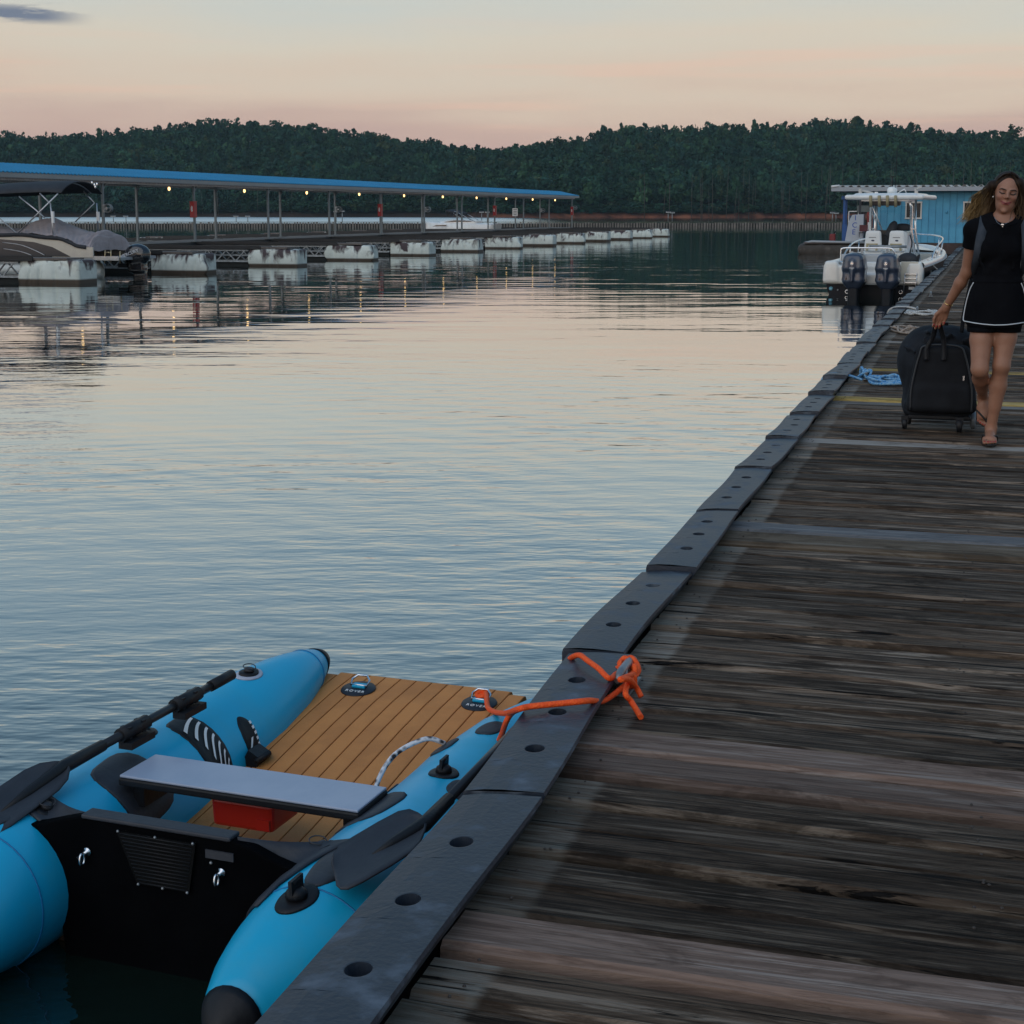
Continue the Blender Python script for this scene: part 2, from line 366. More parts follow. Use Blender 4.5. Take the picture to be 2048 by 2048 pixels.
    for i, (p, v) in enumerate([(0, .02), (.42, .07), (.62, .34), (.76, .64), (.9, .86), (1, 1)]):
        e = rp.color_ramp.elements[i] if i < 2 else rp.color_ramp.elements.new(p)
        e.position = p; e.color = (v, v, v, 1)
    gl = n('ShaderNodeBsdfGlossy'); gl.inputs['Color'].default_value = (.93, .96, .97, 1); lk(bp.outputs[0], gl.inputs['Normal'])
    rf_ = n('ShaderNodeMath', operation='MULTIPLY'); lk(rng(xyz.outputs[1], 214, 240, 0, .27), rf_.inputs[0]); lk(rng(xyz.outputs[0], -8, 16, 1, .12), rf_.inputs[1]); ra_ = n('ShaderNodeMath', operation='ADD'); lk(rf_.outputs[0], ra_.inputs[0]); ra_.inputs[1].default_value = .015; lk(ra_.outputs[0], gl.inputs['Roughness'])
    df = n('ShaderNodeBsdfDiffuse'); df.inputs['Color'].default_value = (.006, .014, .011, 1)
    mx = n('ShaderNodeMixShader'); lk(rp.outputs[0], mx.inputs[0]); lk(df.outputs[0], mx.inputs[1]); lk(gl.outputs[0], mx.inputs[2]); lk(mx.outputs[0], out.inputs[0])
    b = MB(); b.add([(-2500,-400,0),(2500,-400,0),(2500,4000,0),(-2500,4000,0)], [(0,1,2,3)])
    o = b.build('water', m); tag(o, kind='structure')
make_water()

# ------------------------------------------------------------------ wooded hills on the far shore
SKY1 = [(-700,255),(-400,246),(-150,243),(0,249),(60,255),(100,261),(180,252),(270,248),(330,236),(400,228),(460,229),(540,234),(600,242),(680,250),(760,261),(830,268),(880,281),(930,284),(985,282),(1015,274),(1050,268),(1080,266),(1120,254),(1180,243),(1250,246),(1300,241),(1380,237),(1450,241),(1530,233),(1600,231),(1660,239),(1720,246),(1780,251),(1840,256),(1932,262),(2100,266),(2400,255),(2800,262)]
skx = np.array([p[0] for p in SKY1])*2048/1932; sky_ = np.array([p[1] for p in SKY1])*2048/1932
def shore_d(px): return 640 - 70/(1+np.exp(-(px-1010)/40)) + 22*np.sin(px/190.) + 10*np.sin(px/61.+1)
def vnoise(x, y, s=0):   # cheap value noise
    return (np.sin(x*.031+s)+np.sin(y*.043+1.7*s+x*.011)+np.sin((x+y)*.071+s*.3)+np.sin((x-y)*.027+2.1+s))/4
def ground_z(px, t, far=False):
    D = shore_d(px); dr = D+190
    H = (425.5-np.interp(px, skx, sky_))/3072*dr+ZC-13.2
    q = np.clip(t/190, 0, 1); z = np.maximum(H, 3)*(q*q*(3-2*q)*.55+q*.45)
    bank = np.clip(t/5., 0, 1)*2.0
    z = bank+z*.97+vnoise(px*2, t*5)*4*q*(1-q)*2
    return np.where(t > 190, z-(t-190)*.12, z)-.25
def hill_pt(px, t):
    d = shore_d(px)+t; x = (px-1024)/3072*d; return x, d, ground_z(px, t)
gx = np.arange(-700, 2760, 14.); gt = np.concatenate([[-6, 0, 1.5, 3, 5, 8], np.arange(14, 262, 8.)])
PX, T = np.meshgrid(gx, gt, indexing='ij'); hx, hy, hz = hill_pt(PX, T); hz[:, 0] = -1.2
V = np.stack([hx, hy, hz], -1).reshape(-1, 3); n2 = len(gt)
i0 = (np.arange(len(gx)-1)[:, None]*n2+np.arange(n2-1)[None]).ravel(); Q = np.stack([i0, i0+n2, i0+n2+1, i0+1], 1)
me = fast_mesh('hill', V, Q); me.polygons.foreach_set('use_smooth', np.ones(len(me.polygons), bool))
def hill_mat():
    m = bpy.data.materials.new('clay_and_forest_floor'); m.use_nodes = True; t = m.node_tree; bs = t.nodes['Principled BSDF']; lk = t.links.new
    bs.inputs['Roughness'].default_value = 1; bs.inputs['Specular IOR Level'].default_value = .1
    c = t.nodes.new('ShaderNodeTexCoord'); s = t.nodes.new('ShaderNodeSeparateXYZ'); lk(c.outputs['Object'], s.inputs[0])
    nz = t.nodes.new('ShaderNodeTexNoise'); nz.inputs['Scale'].default_value = .06; nz.inputs['Detail'].default_value = 6; lk(c.outputs['Object'], nz.inputs[0])
    ad = t.nodes.new('ShaderNodeMath'); ad.operation = 'MULTIPLY_ADD'; ad.inputs[1].default_value = 5; lk(nz.outputs[0], ad.inputs[0]); lk(s.outputs[2], ad.inputs[2])
    mr = t.nodes.new('ShaderNodeMapRange'); mr.inputs[1].default_value = 3.9; mr.inputs[2].default_value = 4.6; lk(ad.outputs[0], mr.inputs[0])
    n3 = t.nodes.new('ShaderNodeTexNoise'); n3.inputs['Scale'].default_value = .12; n3.inputs['Detail'].default_value = 8; lk(c.outputs['Object'], n3.inputs[0])
    r = t.nodes.new('ShaderNodeValToRGB'); lk(n3.outputs[0], r.inputs[0]); r.color_ramp.elements[0].position = .38; r.color_ramp.elements[0].color = (.07,.03,.025,1); r.color_ramp.elements[1].position = .62; r.color_ramp.elements[1].color = (.34,.13,.075,1)
    lr = t.nodes.new('ShaderNodeMapRange'); lr.inputs[1].default_value = -25; lr.inputs[2].default_value = 15; lk(s.outputs[0], lr.inputs[0])
    mxl = t.nodes.new('ShaderNodeMix'); mxl.data_type = 'RGBA'; lk(lr.outputs[0], mxl.inputs[0]); mxl.inputs[6].default_value = (.045,.032,.028,1); lk(r.outputs[0], mxl.inputs[7])
    mx = t.nodes.new('ShaderNodeMix'); mx.data_type = 'RGBA'; lk(mr.outputs[0], mx.inputs[0]); lk(mxl.outputs[2], mx.inputs[6]); mx.inputs[7].default_value = (.012,.016,.012,1); lk(mx.outputs[2], bs.inputs['Base Color'])
    return m
HM = hill_mat(); tag(link('hill', me, HM), kind='structure')

FOL = mat('dusk_foliage', (.03,.06,.035), .9, attr=True, col2=(.012,.036,.028), nscale=.12, spec=.1)
BARK = mat('pale_bark', (.10,.095,.085), .9, spec=.1)
def crown(kind, rng, nl):
    """leaf quads scattered through lumpy lobes: returns (nl,4,3) for a unit crown (radius 1, height 2)"""
    if kind == 'pine':
        k = 9; zc = np.linspace(-.7, .95, k); rr = .75*(1-.75*(zc+.7)/1.65)+.12
        ang = rng.uniform(0, 6.28, k); lob = np.stack([np.cos(ang)*rr*.5, np.sin(ang)*rr*.5, zc], 1); lr = rr*rng.uniform(.7, 1., k)
    else:
        k = 11; lob = rng.normal(0, .42, (k, 3)); lob[:, 2] *= .9; lob = np.clip(lob, -.75, .75); lr = rng.uniform(.3, .52, k)
    pick = rng.integers(0, k, nl); d = rng.normal(0, 1, (nl, 3)); d /= np.linalg.norm(d, axis=1)[:, None]
    c = lob[pick]+d*(lr[pick]*rng.uniform(.72, 1.05, nl))[:, None]*np.array([1, 1, .75 if kind != 'pine' else .5])
    nrm_ = d+rng.normal(0, .55, (nl, 3)); nrm_ /= np.linalg.norm(nrm_, axis=1)[:, None]
    a = np.cross(nrm_, rng.normal(0, 1, (nl, 3))); a /= np.linalg.norm(a, axis=1)[:, None]; b = np.cross(nrm_, a)
    s1 = rng.uniform(.11, .22, nl)[:, None]; s2 = rng.uniform(.08, .16, nl)[:, None]
    return np.stack([c-a*s1-b*s2*.6, c+a*s1*.5-b*s2, c+a*s1+b*s2*.5, c-a*s1*.3+b*s2], 1)
frng = np.random.default_rng(11)
PROTO = [crown('pine' if i % 4 == 0 else 'broad', frng, 150) for i in range(12)]
def tree_cols(n):
    base = np.array([(.028,.078,.050),(.036,.090,.048),(.024,.068,.052),(.046,.100,.050),(.026,.076,.060),(.062,.084,.040)])
    return base[frng.choice(6, n, p=[.25,.22,.2,.14,.14,.05])]*frng.uniform(.55, 1.35, (n, 1))
def forest(name, pts, hs, rs, label):
    n = len(pts); kinds = frng.integers(0, 12, n); ang = frng.uniform(0, 6.28, n); cols = tree_cols(n); VV = []; CC = []
    for k in range(12):
        ix = np.where(kinds == k)[0]
        if not len(ix): continue
        P = PROTO[k].reshape(-1, 3); c, s_ = np.cos(ang[ix]), np.sin(ang[ix])
        x = (P[None, :, 0]*c[:, None]-P[None, :, 1]*s_[:, None])*rs[ix, None]; y = (P[None, :, 0]*s_[:, None]+P[None, :, 1]*c[:, None])*rs[ix, None]
        hh = hs[ix, None]; z = P[None, :, 2]*hh*.36+hh*.62
        v = np.stack([x+pts[ix, None, 0], y+pts[ix, None, 1], z+pts[ix, None, 2]], -1).reshape(-1, 3); VV.append(v)
        CC.append(np.repeat(cols[ix], P.shape[0], 0))
    V = np.concatenate(VV); C = np.concatenate(CC); Q = np.arange(len(V), dtype=np.int32).reshape(-1, 4)
    o = link(name, fast_mesh(name, V, Q, C), FOL); return tag(o, label, 'woodland', kind='stuff')
def scatter(px0, px1, t0, t1, step):
    out = []
    px = np.arange(px0, px1, step*3072/720.*.92)
    for i, t in enumerate(np.arange(t0, t1, step*.82)):
        q = px+(i % 2)*step*2.1+frng.normal(0, step*1.1, len(px)); tt = t+frng.normal(0, step*.3, len(px)); tt = np.maximum(tt, t0*.8)
        x, y, z = hill_pt(q, tt); out.append(np.stack([x, y, z], -1))
    return np.concatenate(out)
def with_bushes(pts, px0, px1):
    q = np.arange(px0, px1, 9.)+frng.normal(0, 3, len(np.arange(px0, px1, 9.))); B = [np.stack(hill_pt(q, frng.uniform(1.6, 4.5, len(q))), -1) for _ in range(2)]
    return np.concatenate([pts]+B), len(q)*2
pts, nb_ = with_bushes(scatter(-330, 1005, 5, 194, 5.9), -350, 1005); n = len(pts); hs = frng.uniform(9.5, 13.5, n); hs[frng.random(n) < .03] *= 1.14; hs[-nb_:] = frng.uniform(3.5, 6.5, nb_)
forest('woodland', pts, hs, np.minimum(frng.uniform(2.6, 5.0, n), hs*.6), 'dark green woodland covering the long hill behind the blue roofed dock')
pts, nb_ = with_bushes(scatter(1005, 2380, 5, 194, 5.9), 1005, 2420); n = len(pts); hs = frng.uniform(9.5, 14.5, n); hs[frng.random(n) < .05] *= 1.16; hs[-nb_:] = frng.uniform(2.5, 5, nb_)
forest('woodland', pts, hs, np.minimum(frng.uniform(2.4, 4.8, n), hs*.6), 'dark pine woodland covering the hill behind the white boat and blue building')
# a low ridge far behind the notch between the two hills
def far_ridge():
    px = np.arange(760, 1200, 7.); P = []
    for r in range(5):
        q = px+frng.normal(0, 2.5, len(px)); d = 1000+r*16+frng.normal(0, 4, len(px)); x = (q-1024)/3072*d
        top = np.interp(q, [760, 900, 985, 1080, 1200], [312, 303, 298, 297, 307])+frng.normal(0, 2, len(px))
        z = (425.5-top)/3072*d+ZC-14-(4-r)*5; P.append(np.stack([x, d, z], -1))
    P = np.concatenate(P); forest('woodland', P, frng.uniform(12, 16, len(P)), frng.uniform(4.5, 6.5, len(P)), 'distant wooded ridge seen in the notch between the two hills')
    b = MB(); xs = np.arange(-110, 80, 10.); b.loft([[(x, 985, -2), (x, 1010, 22+3*math.sin(x*.05)), (x, 1100, 24)] for x in xs], closed=False, cap=False)
    tag(b.build('hill', HM, smooth=True), kind='structure')
far_ridge()
# pale pine trunks showing along the foot of the right-hand hill
def trunks():
    b = MB()
    for i in range(64):
        px = frng.uniform(1240, 2100) if i < 50 else frng.uniform(60, 1000); t = frng.uniform(1.5, 9); x, y, z = hill_pt(np.array(px), np.array(t)); x, y, z = float(x), float(y), float(z)
        h = frng.uniform(9, 19); lean = frng.normal(0, .35)
        b.tube([(x, y-4.2, z-1), (x+lean*.4, y-4.2, z+h*.5), (x+lean, y-4.2, z+h)], [.13, .10, .04], 5)
    tag(b.build('woodland_trunks', BARK), 'bare pale trunks standing along the foot of the wooded hills', 'trunks', kind='stuff')
trunks()
def single_tree(px, top, t, r, kind, label, nl=420, name='tree', h=None):
    x, y, z = [float(q) for q in hill_pt(np.array(px), np.array(t))]; zt = (425.5-top)/3072*y+ZC; z = min(z, zt-8); h = h or (zt-z)
    e = empty(name, (x, y, z), 0, label, 'tree')
    tr = MB().tube([(0,0,-1), (.2,0,h*.5), (0,.1,h*.93)], [.32, .22, .07], 6)
    for q in range(5):
        a = q*1.9; z0 = h*(.55+.07*q); tr.tube([(0,0,z0), (math.cos(a)*r*.6, math.sin(a)*r*.6, z0+h*.06)], [.09, .03], 5)
    tr.build('trunk', BARK, e)
    P = crown(kind, frng, nl).reshape(-1, 3); ch = h*(.45 if kind == 'broad' else .55)
    V = P*np.array([r, r, ch*.5])+np.array([0, 0, h-ch*.5]); C = np.repeat(tree_cols(1), len(V), 0)
    link('crown', fast_mesh('crown', V, np.arange(len(V), dtype=np.int32).reshape(-1, 4), C), FOL, e)
single_tree(2004, 254, 176, 4.6, 'broad', 'tall pine with a flat crown rising above the skyline beside the woman\'s head', name='pine_tree', nl=260)
single_tree(1125, 277, 150, 3.6, 'broad', 'slim tree standing proud at the left end of the right-hand hill', nl=230)
single_tree(1255, 253, 170, 4.6, 'broad', 'broad topped tree highest on the left shoulder of the right-hand hill')
single_tree(288, 257, 178, 4.2, 'broad', 'bushy tree standing up from the dip at the left of the left-hand ridge')
single_tree(1700, 241, 178, 4.6, 'pine', 'pointed pine on the crest above the white moored boat', name='pine_tree')

# ------------------------------------------------------------------ floating breakwater with its light poles
BW_Y = 212.
def breakwater():
    e = empty('breakwater', (-15, BW_Y, 0), 0, 'long low floating breakwater of upright pale slats across the lake', 'breakwater')
    b = MB(); x = -72.
    while x < 61.5:
        w = frng.uniform(.17, .26); h = frng.uniform(.52, .64); b.box((x, frng.normal(0, .03), h/2-.05), (w, .18, h)); x += frng.uniform(.34, .40)
    o = b.build('slat', mat('weathered_slats', (.22,.20,.18), .8, col2=(.11,.10,.09), nscale=1.2), e); tag(o, kind='stuff')
    MB().box((-5, .35, .2), (134, .5, .5)).build('float_body', mat('dark_float', (.02,.022,.022), .8), e)
    MB().box((-5, 1.5, .62), (134, 1.6, .08)).build('walkway', mat('mossy_boards', (.10,.12,.08), .9, col2=(.05,.06,.04), nscale=.6), e)
breakwater()
def light_pole(px, top, label, double=True):
    x = (px-1024)/3072*(BW_Y+1.4); zt = (425.5-top)/3072*(BW_Y+1.4)+ZC
    e = empty('light_pole', (x, BW_Y+1.4, .66), 0, label, 'light pole', 'small solar light poles along the breakwater'); h = zt-.66
    MB().tube([(0,0,0), (0,0,h)], .055, 6).build('pole', GALV, e); MB().box((0, -.1, h), (.62, .35, .16)).build('lamp_head', mat('lamp_grey', (.5,.52,.53), .5), e)
    MB().box((0, -.1, h+.1), (.5, .45, .03), (R(18), 0, 0)).build('solar_panel', BLACK_RUB, e)
for px, top, lb in [(1333, 425, 'taller light pole of the close pair at the breakwater gap right of the white floats'), (1341, 426, 'shorter light pole of the close pair at the breakwater gap right of the white floats'),
                    (1658, 426, 'left light pole of the pair just left of the fuel dock'), (1665, 427, 'right light pole of the pair just left of the fuel dock'),
                    (676, 424, 'light pole directly behind the fourth front roof post'), (688, 423, 'light pole just right of the fourth front roof post'),
                    (964, 425, 'light pole left of the third red box above the white speedboat'), (975, 425, 'light pole hard by the third red box above the white speedboat'),
                    (235, 433, 'low light pole right of the hose reel above the covered pontoon boat'), (260, 433, 'second low light pole right of the hose reel above the covered pontoon boat'),
                    (478, 433, 'left low light pole between the first two front posts right of the red box'), (501, 433, 'right low light pole between the first two front posts right of the red box')]:
    light_pole(px, top, lb)

# ------------------------------------------------------------------ covered boat slips across the water
A_SLIP = R(16.5); P0 = (-11.53, 42.97, 0); PITCH_F = 7.12
CD = empty('covered_dock', P0, -A_SLIP, 'long open sided boat dock with a blue metal roof and white foam floats', 'dock')
def slip_xf(x, y, z=0):
    return (P0[0]+math.cos(A_SLIP)*x+math.sin(A_SLIP)*y, P0[1]-math.sin(A_SLIP)*x+math.cos(A_SLIP)*y, z)
BLUE_ROOF = mat('blue_roof_metal', (.016,.23,.43), .5, col2=(.014,.20,.38), nscale=.7)
FASCIA = mat('grey_fascia', (.36,.36,.35), .6, col2=(.30,.30,.30), nscale=.5)
FOAM = None
def foam_mat():
    m = mat('stained_foam', (.70,.75,.70), .7, col2=(.58,.63,.59), nscale=3, bump=.6, bscale=9, rand=1); t = m.node_tree; bs = t.nodes['Principled BSDF']; lk = t.links.new
    src = bs.inputs['Base Color'].links[0].from_socket; c = t.nodes.new('ShaderNodeTexCoord'); s = t.nodes.new('ShaderNodeSeparateXYZ'); lk(c.outputs['Object'], s.inputs[0])
    oi = t.nodes.new('ShaderNodeObjectInfo'); ad = t.nodes.new('ShaderNodeVectorMath'); ad.operation = 'MULTIPLY_ADD'; ad.inputs[1].default_value = (50,50,50); lk(oi.outputs['Random'], ad.inputs[0]); lk(c.outputs['Object'], ad.inputs[2])
    mp = t.nodes.new('ShaderNodeMapping'); mp.inputs['Scale'].default_value = (2.2, 2.2, 1.1); lk(ad.outputs[0], mp.inputs[0])
    n = t.nodes.new('ShaderNodeTexNoise'); n.inputs['Scale'].default_value = 1.3; n.inputs['Detail'].default_value = 6; n.inputs['Distortion'].default_value = .8; lk(mp.outputs[0], n.inputs[0])
    k = t.nodes.new('ShaderNodeMath'); k.operation = 'MULTIPLY_ADD'; k.inputs[1].default_value = .42; lk(s.outputs[2], k.inputs[0]); lk(n.outputs[0], k.inputs[2])
    mr = t.nodes.new('ShaderNodeMapRange'); mr.inputs[1].default_value = .665; mr.inputs[2].default_value = .80; lk(k.outputs[0], mr.inputs[0])
    mx = t.nodes.new('ShaderNodeMix'); mx.data_type = 'RGBA'; lk(mr.outputs[0], mx.inputs[0]); lk(src, mx.inputs[6]); mx.inputs[7].default_value = (.06,.04,.045,1)
    m2 = t.nodes.new('ShaderNodeMapRange'); m2.inputs[1].default_value = .13; m2.inputs[2].default_value = .08; lk(s.outputs[2], m2.inputs[0])
    m3 = t.nodes.new('ShaderNodeMix'); m3.data_type = 'RGBA'; lk(m2.outputs[0], m3.inputs[0]); lk(mx.outputs[2], m3.inputs[6]); m3.inputs[7].default_value = (.07,.05,.035,1); lk(m3.outputs[2], bs.inputs['Base Color'])
    return m
FOAM = foam_mat()
def foam_mesh(seed):
    r = np.random.default_rng(seed); s = SDF((-2.15,-1.15,-.3), (.2,.25,.85), .035)
    s.rbox((-.95,-.45,.2), (.95,.45,.43), .07, 0); s.f = s.f.astype(np.float32)
    for i in range(4): s.ell((r.uniform(-1.6,-.25), -.88, r.uniform(.05,.3)), (r.uniform(.3,.5), .085, r.uniform(.25,.36)), .12)
    for i in range(3):
        x = r.uniform(-1.6,-.3); s.cap((x, -.985, -.1), (x+r.uniform(-.2,.2), -.955, .8), .03, k=.08, mode='s')
    for i in range(4): s.ell((r.uniform(-1.1,-.1), r.uniform(-.95,-.5), .70), (r.uniform(.12,.25), .15, .09), .06, mode='s')
    V, Q = s.extract(); me = fast_mesh('foam_float', V, Q); me.polygons.foreach_set('use_smooth', np.ones(len(me.polygons), bool)); return me
FOAMS = [foam_mesh(i+3) for i in range(5)]
SLIPDECK = mat('worn_slip_boards', (.17,.145,.13), .85, col2=(.09,.075,.07), nscale=3, stretch=(1,4,1), rand=1)
CONC = mat('pale_walkway', (.27,.25,.235), .85, col2=(.19,.17,.16), nscale=1.5)
RAIL = mat('black_rub_rail', (.012,.012,.014), .55)
DARKF = mat('dark_float', (.02,.022,.022), .8)
deck_me = MB().box((-4.25,-.45,.66), (7.7,.86,.06)).mesh('finger_deck')
rail_me = MB().box((-4.75,-.915,.665), (6.6,.05,.11)).box((-4.75,.015,.665), (6.6,.05,.11)).mesh('rub_rail')
def truss_mesh():
    b = MB()
    for yy in (-.84, -.06):
        b.bar((-7.9,yy,.56), (-1.95,yy,.56), .05); b.bar((-7.9,yy,.17), (-1.95,yy,.17), .06)
        x = -7.8; up = True
        while x < -2.3:
            b.bar((x,yy,.17 if up else .56), (x+.38,yy,.56 if up else .17), .035); x += .38; up = not up
    b.box((-4.9,-.45,.56), (6,.6,.04)); return b.mesh('truss')
truss_me = truss_mesh()
pont_me = MB().box((-4.9,-.45,.0), (5.8,.6,.3)).mesh('pontoon')
scrap_me = None
def finger(k, mirror=False):
    e = empty('finger', (0 if not mirror else -18.75, PITCH_F*k, 0)); e.parent = CD
    if mirror: e.scale = (-1, 1, 1)
    link('deck', deck_me, SLIPDECK, e); link('rub_rail', rail_me, RAIL, e); link('truss', truss_me, GALV, e); link('pontoon', pont_me, DARKF, e)
    o = link('foam_float', FOAMS[k % 5], FOAM, e); o.location.z = random.uniform(-.02, .03); o.rotation_euler.z = random.uniform(-.03, .03)
for k in range(-1, 13): finger(k)
for k in range(1, 13): finger(k, True)
def walkway():
    b = MB(); y = -14.
    while y < 86: b.box((-9.4, y+.72, .665+random.uniform(-.006,.006)), (3.1, 1.42, .07)); y += 1.44
    o = b.build('walkway_slab', CONC, CD); tag(o, kind='stuff')
    MB().box((-9.4, 36, .25), (2.6, 100, .5)).build('walkway_float', DARKF, CD)
    b = MB()
    for x in (-7.82, -10.98): b.box((x, 36, .63), (.05, 100, .15))
    b.build('edge_rail', RAIL, CD)
walkway()
def roof():
    y0, y1 = -30., 86.2; n = int((y1-y0)/.06); ys = np.linspace(y0, y1, n); w = .018*np.where((np.arange(n) % 4) < 2, 1, -1)
    secs = [[(-11.0, y, 3.29+d), (-9.35, y, 3.645+d), (-7.72, y, 3.285+d)] for y, d in zip(ys, w)]
    o = MB().loft(secs, closed=False, cap=False, smooth=False).build('roof_sheet', BLUE_ROOF, CD); md = o.modifiers.new('solid', 'SOLIDIFY'); md.thickness = .02; md.offset = -1
    b = MB().box((-7.76, 28.1, 3.18), (.05, 116.2, .17)).box((-10.96, 28.1, 3.18), (.05, 116.2, .17)); b.prism([(-10.93,3.10),(-7.79,3.10),(-7.79,3.24),(-9.35,3.58),(-10.93,3.24)], 86.0, 86.05, 'xz'); b.build('fascia', FASCIA, CD)
    MB().box((-9.36, 28, 3.115), (3.1, 115.8, .02)).build('ceiling', mat('roof_underside', (.20,.17,.16), .8), CD)
    b = MB().box((-8.0, 28, 3.06), (.12, 115, .1)).box((-10.7, 28, 3.06), (.12, 115, .1))
    for k in range(-3, 13): b.box((-9.35, PITCH_F*k-.65, 3.06), (2.58, .1, .1))
    b.build('roof_beam', GALV, CD)
roof()
POST = mat('painted_post', (.22,.255,.275), .5, col2=(.17,.2,.21), nscale=4)
post_me = MB().box((0,0,1.86), (.085,.085,2.34)).box((0,0,.71), (.24,.24,.02)).bar((0,0,2.75), (0,.28,3.02), .05).mesh('post')
for k in range(-2, 13):
    for x in (-8.0, -10.7):
        o = link('post', post_me, POST, CD); o.location = (x, PITCH_F*k-.65, 0)
BULB = mat('warm_bulb', (1,.8,.5), .4, emit=(1.0,.62,.24), estr=3.2)
bulb_me = MB().ell((0,0,2.93), (.055,.055,.085), 12, 8).mesh('bulb'); sock_me = MB().tube([(0,0,3.105),(0,0,3.0)], .035, 8).mesh('socket')
for k in range(-1, 13):
    o = link('bulb', bulb_me, BULB, CD); o.location = (-9.5, PITCH_F*k+(-.35 if k == 12 else 0), 0); q = link('bulb_socket', sock_me, BLACK_RUB, o)

RED = mat('red_cabinet', (.42,.012,.018), .4, col2=(.34,.01,.015), nscale=5)
def red_box(k, label):
    e = empty('safety_box', slip_xf(-7.93, PITCH_F*k-.65-.2, 1.72), -A_SLIP, label, 'safety box', 'red safety boxes on the dock posts')
    MB().box((0,0,.32), (.2,.26,.64)).build('cabinet', RED, e, bevel=.015); MB().box((.0,0,.655), (.22,.28,.03)).build('lid', RED, e)
    b = MB(); b.tube([(.0+.035*math.cos(a), -.134, .36+.11*math.sin(a)) for a in np.linspace(0, 6.0, 14)], .013, 6); b.box((0,-.133,.36), (.03,.006,.12)); b.build('emblem', WHITE_PLAIN, e)
    MB().box((-.02,.16,.4), (.05,.08,.3)).build('bracket', GALV, e)
for k, lb in [(3, 'red box on the front post just right of the outboard of the covered boat'), (6, 'red box on the front post left of the white speedboat'), (9, 'red box on the post at the right end of the white speedboat'), (12, 'red box on the last post at the right end of the roof')]: red_box(k, lb)
def reel(x, k, z, label):
    e = empty('hose_reel', slip_xf(x+.14, PITCH_F*k-.8, z), -A_SLIP, label, 'hose reel', 'grey hose reels on dock posts')
    b = MB()
    for q in range(4): b.tube([(.17+.15*math.cos(a), -.06+.04*q, .15*math.sin(a)) for a in np.linspace(0, 6.283, 19)[:-1]], .024, 6, closed=True)
    b.build('hose_coil', mat('grey_hose', (.22,.24,.25), .6), e); MB().box((.02,0,0), (.08,.14,.3)).build('bracket', GALV, e); MB().tube([(.17,-.12,0),(.17,.1,0)], .05, 8).build('hub', GALV, e)
for x, k, z, lb in [(-8.0, 2, 2.08, 'grey hose reel on the post right of the black boat canopy'), (-10.7, 6, 2.1, 'grey hose reel on the back post beside the second red box'), (-8.0, 7, 2.1, 'grey hose reel on the post at the left end of the white speedboat'), (-10.7, 12, 2.1, 'grey hose reel on the back post near the right end of the roof'), (-8.0, 12, 2.3, 'grey hose reel above the last red box at the end of the roof')]: reel(x, k, z, lb)
def notice(x, k, z, label):
    e = empty('notice_sign', slip_xf(x, PITCH_F*k-.76, z), -A_SLIP, label, 'sign'); MB().box((0,0,0), (.42,.02,.6)).build('board', WHITE_PLAIN, e)
    b = MB()
    for q in range(4): b.box((0,-.012,.2-.13*q), (.3-.04*(q % 2),.004,.04))
    b.build('print', mat('dark_print', (.05,.05,.06), .6), e)
notice(-10.7, 11, 1.95, 'small white notice on the back post near the roof end')

# ------------------------------------------------------------------ covered pontoon boat in the first slip
PB = empty('pontoon_boat', slip_xf(0, 3.3), -A_SLIP, 'covered pontoon boat with a taupe cover, black canopy and black outboard', 'boat')
S0 = P0[0]*math.sin(A_SLIP)+P0[1]*math.cos(A_SLIP)+3.3; V0 = P0[0]*math.cos(A_SLIP)-P0[1]*math.sin(A_SLIP)
def pray(px, py):
    x = (px-CXP)/F_PX; y = -(py-CYP)/F_PX; return np.array([x, math.cos(PITCH)+y*math.sin(PITCH), -math.sin(PITCH)+y*math.cos(PITCH)])
def pb(zx, zy, yl=0):   # point of the boat's own frame from the side-on measurement sheet
    px, py = zx/6.0375, 330+zy/6.0375; d = pray(px, py); u = (math.sin(A_SLIP), math.cos(A_SLIP)); v = (math.cos(A_SLIP), -math.sin(A_SLIP))
    t = (S0+yl)/(d[0]*u[0]+d[1]*u[1]); return Vector((d[0]*t*v[0]+d[1]*t*v[1]-V0, yl, ZC+d[2]*t))
HW = 1.15
TAUPE = mat('taupe_cover', (.37,.32,.325), .85, col2=(.29,.25,.255), nscale=2.5, bump=.5, bscale=14)
BLKCAN = mat('black_canvas', (.018,.02,.026), .75, col2=(.03,.033,.04), nscale=2)
CREAM = mat('cream_panel', (.60,.56,.48), .35, col2=(.52,.48,.42), nscale=2)
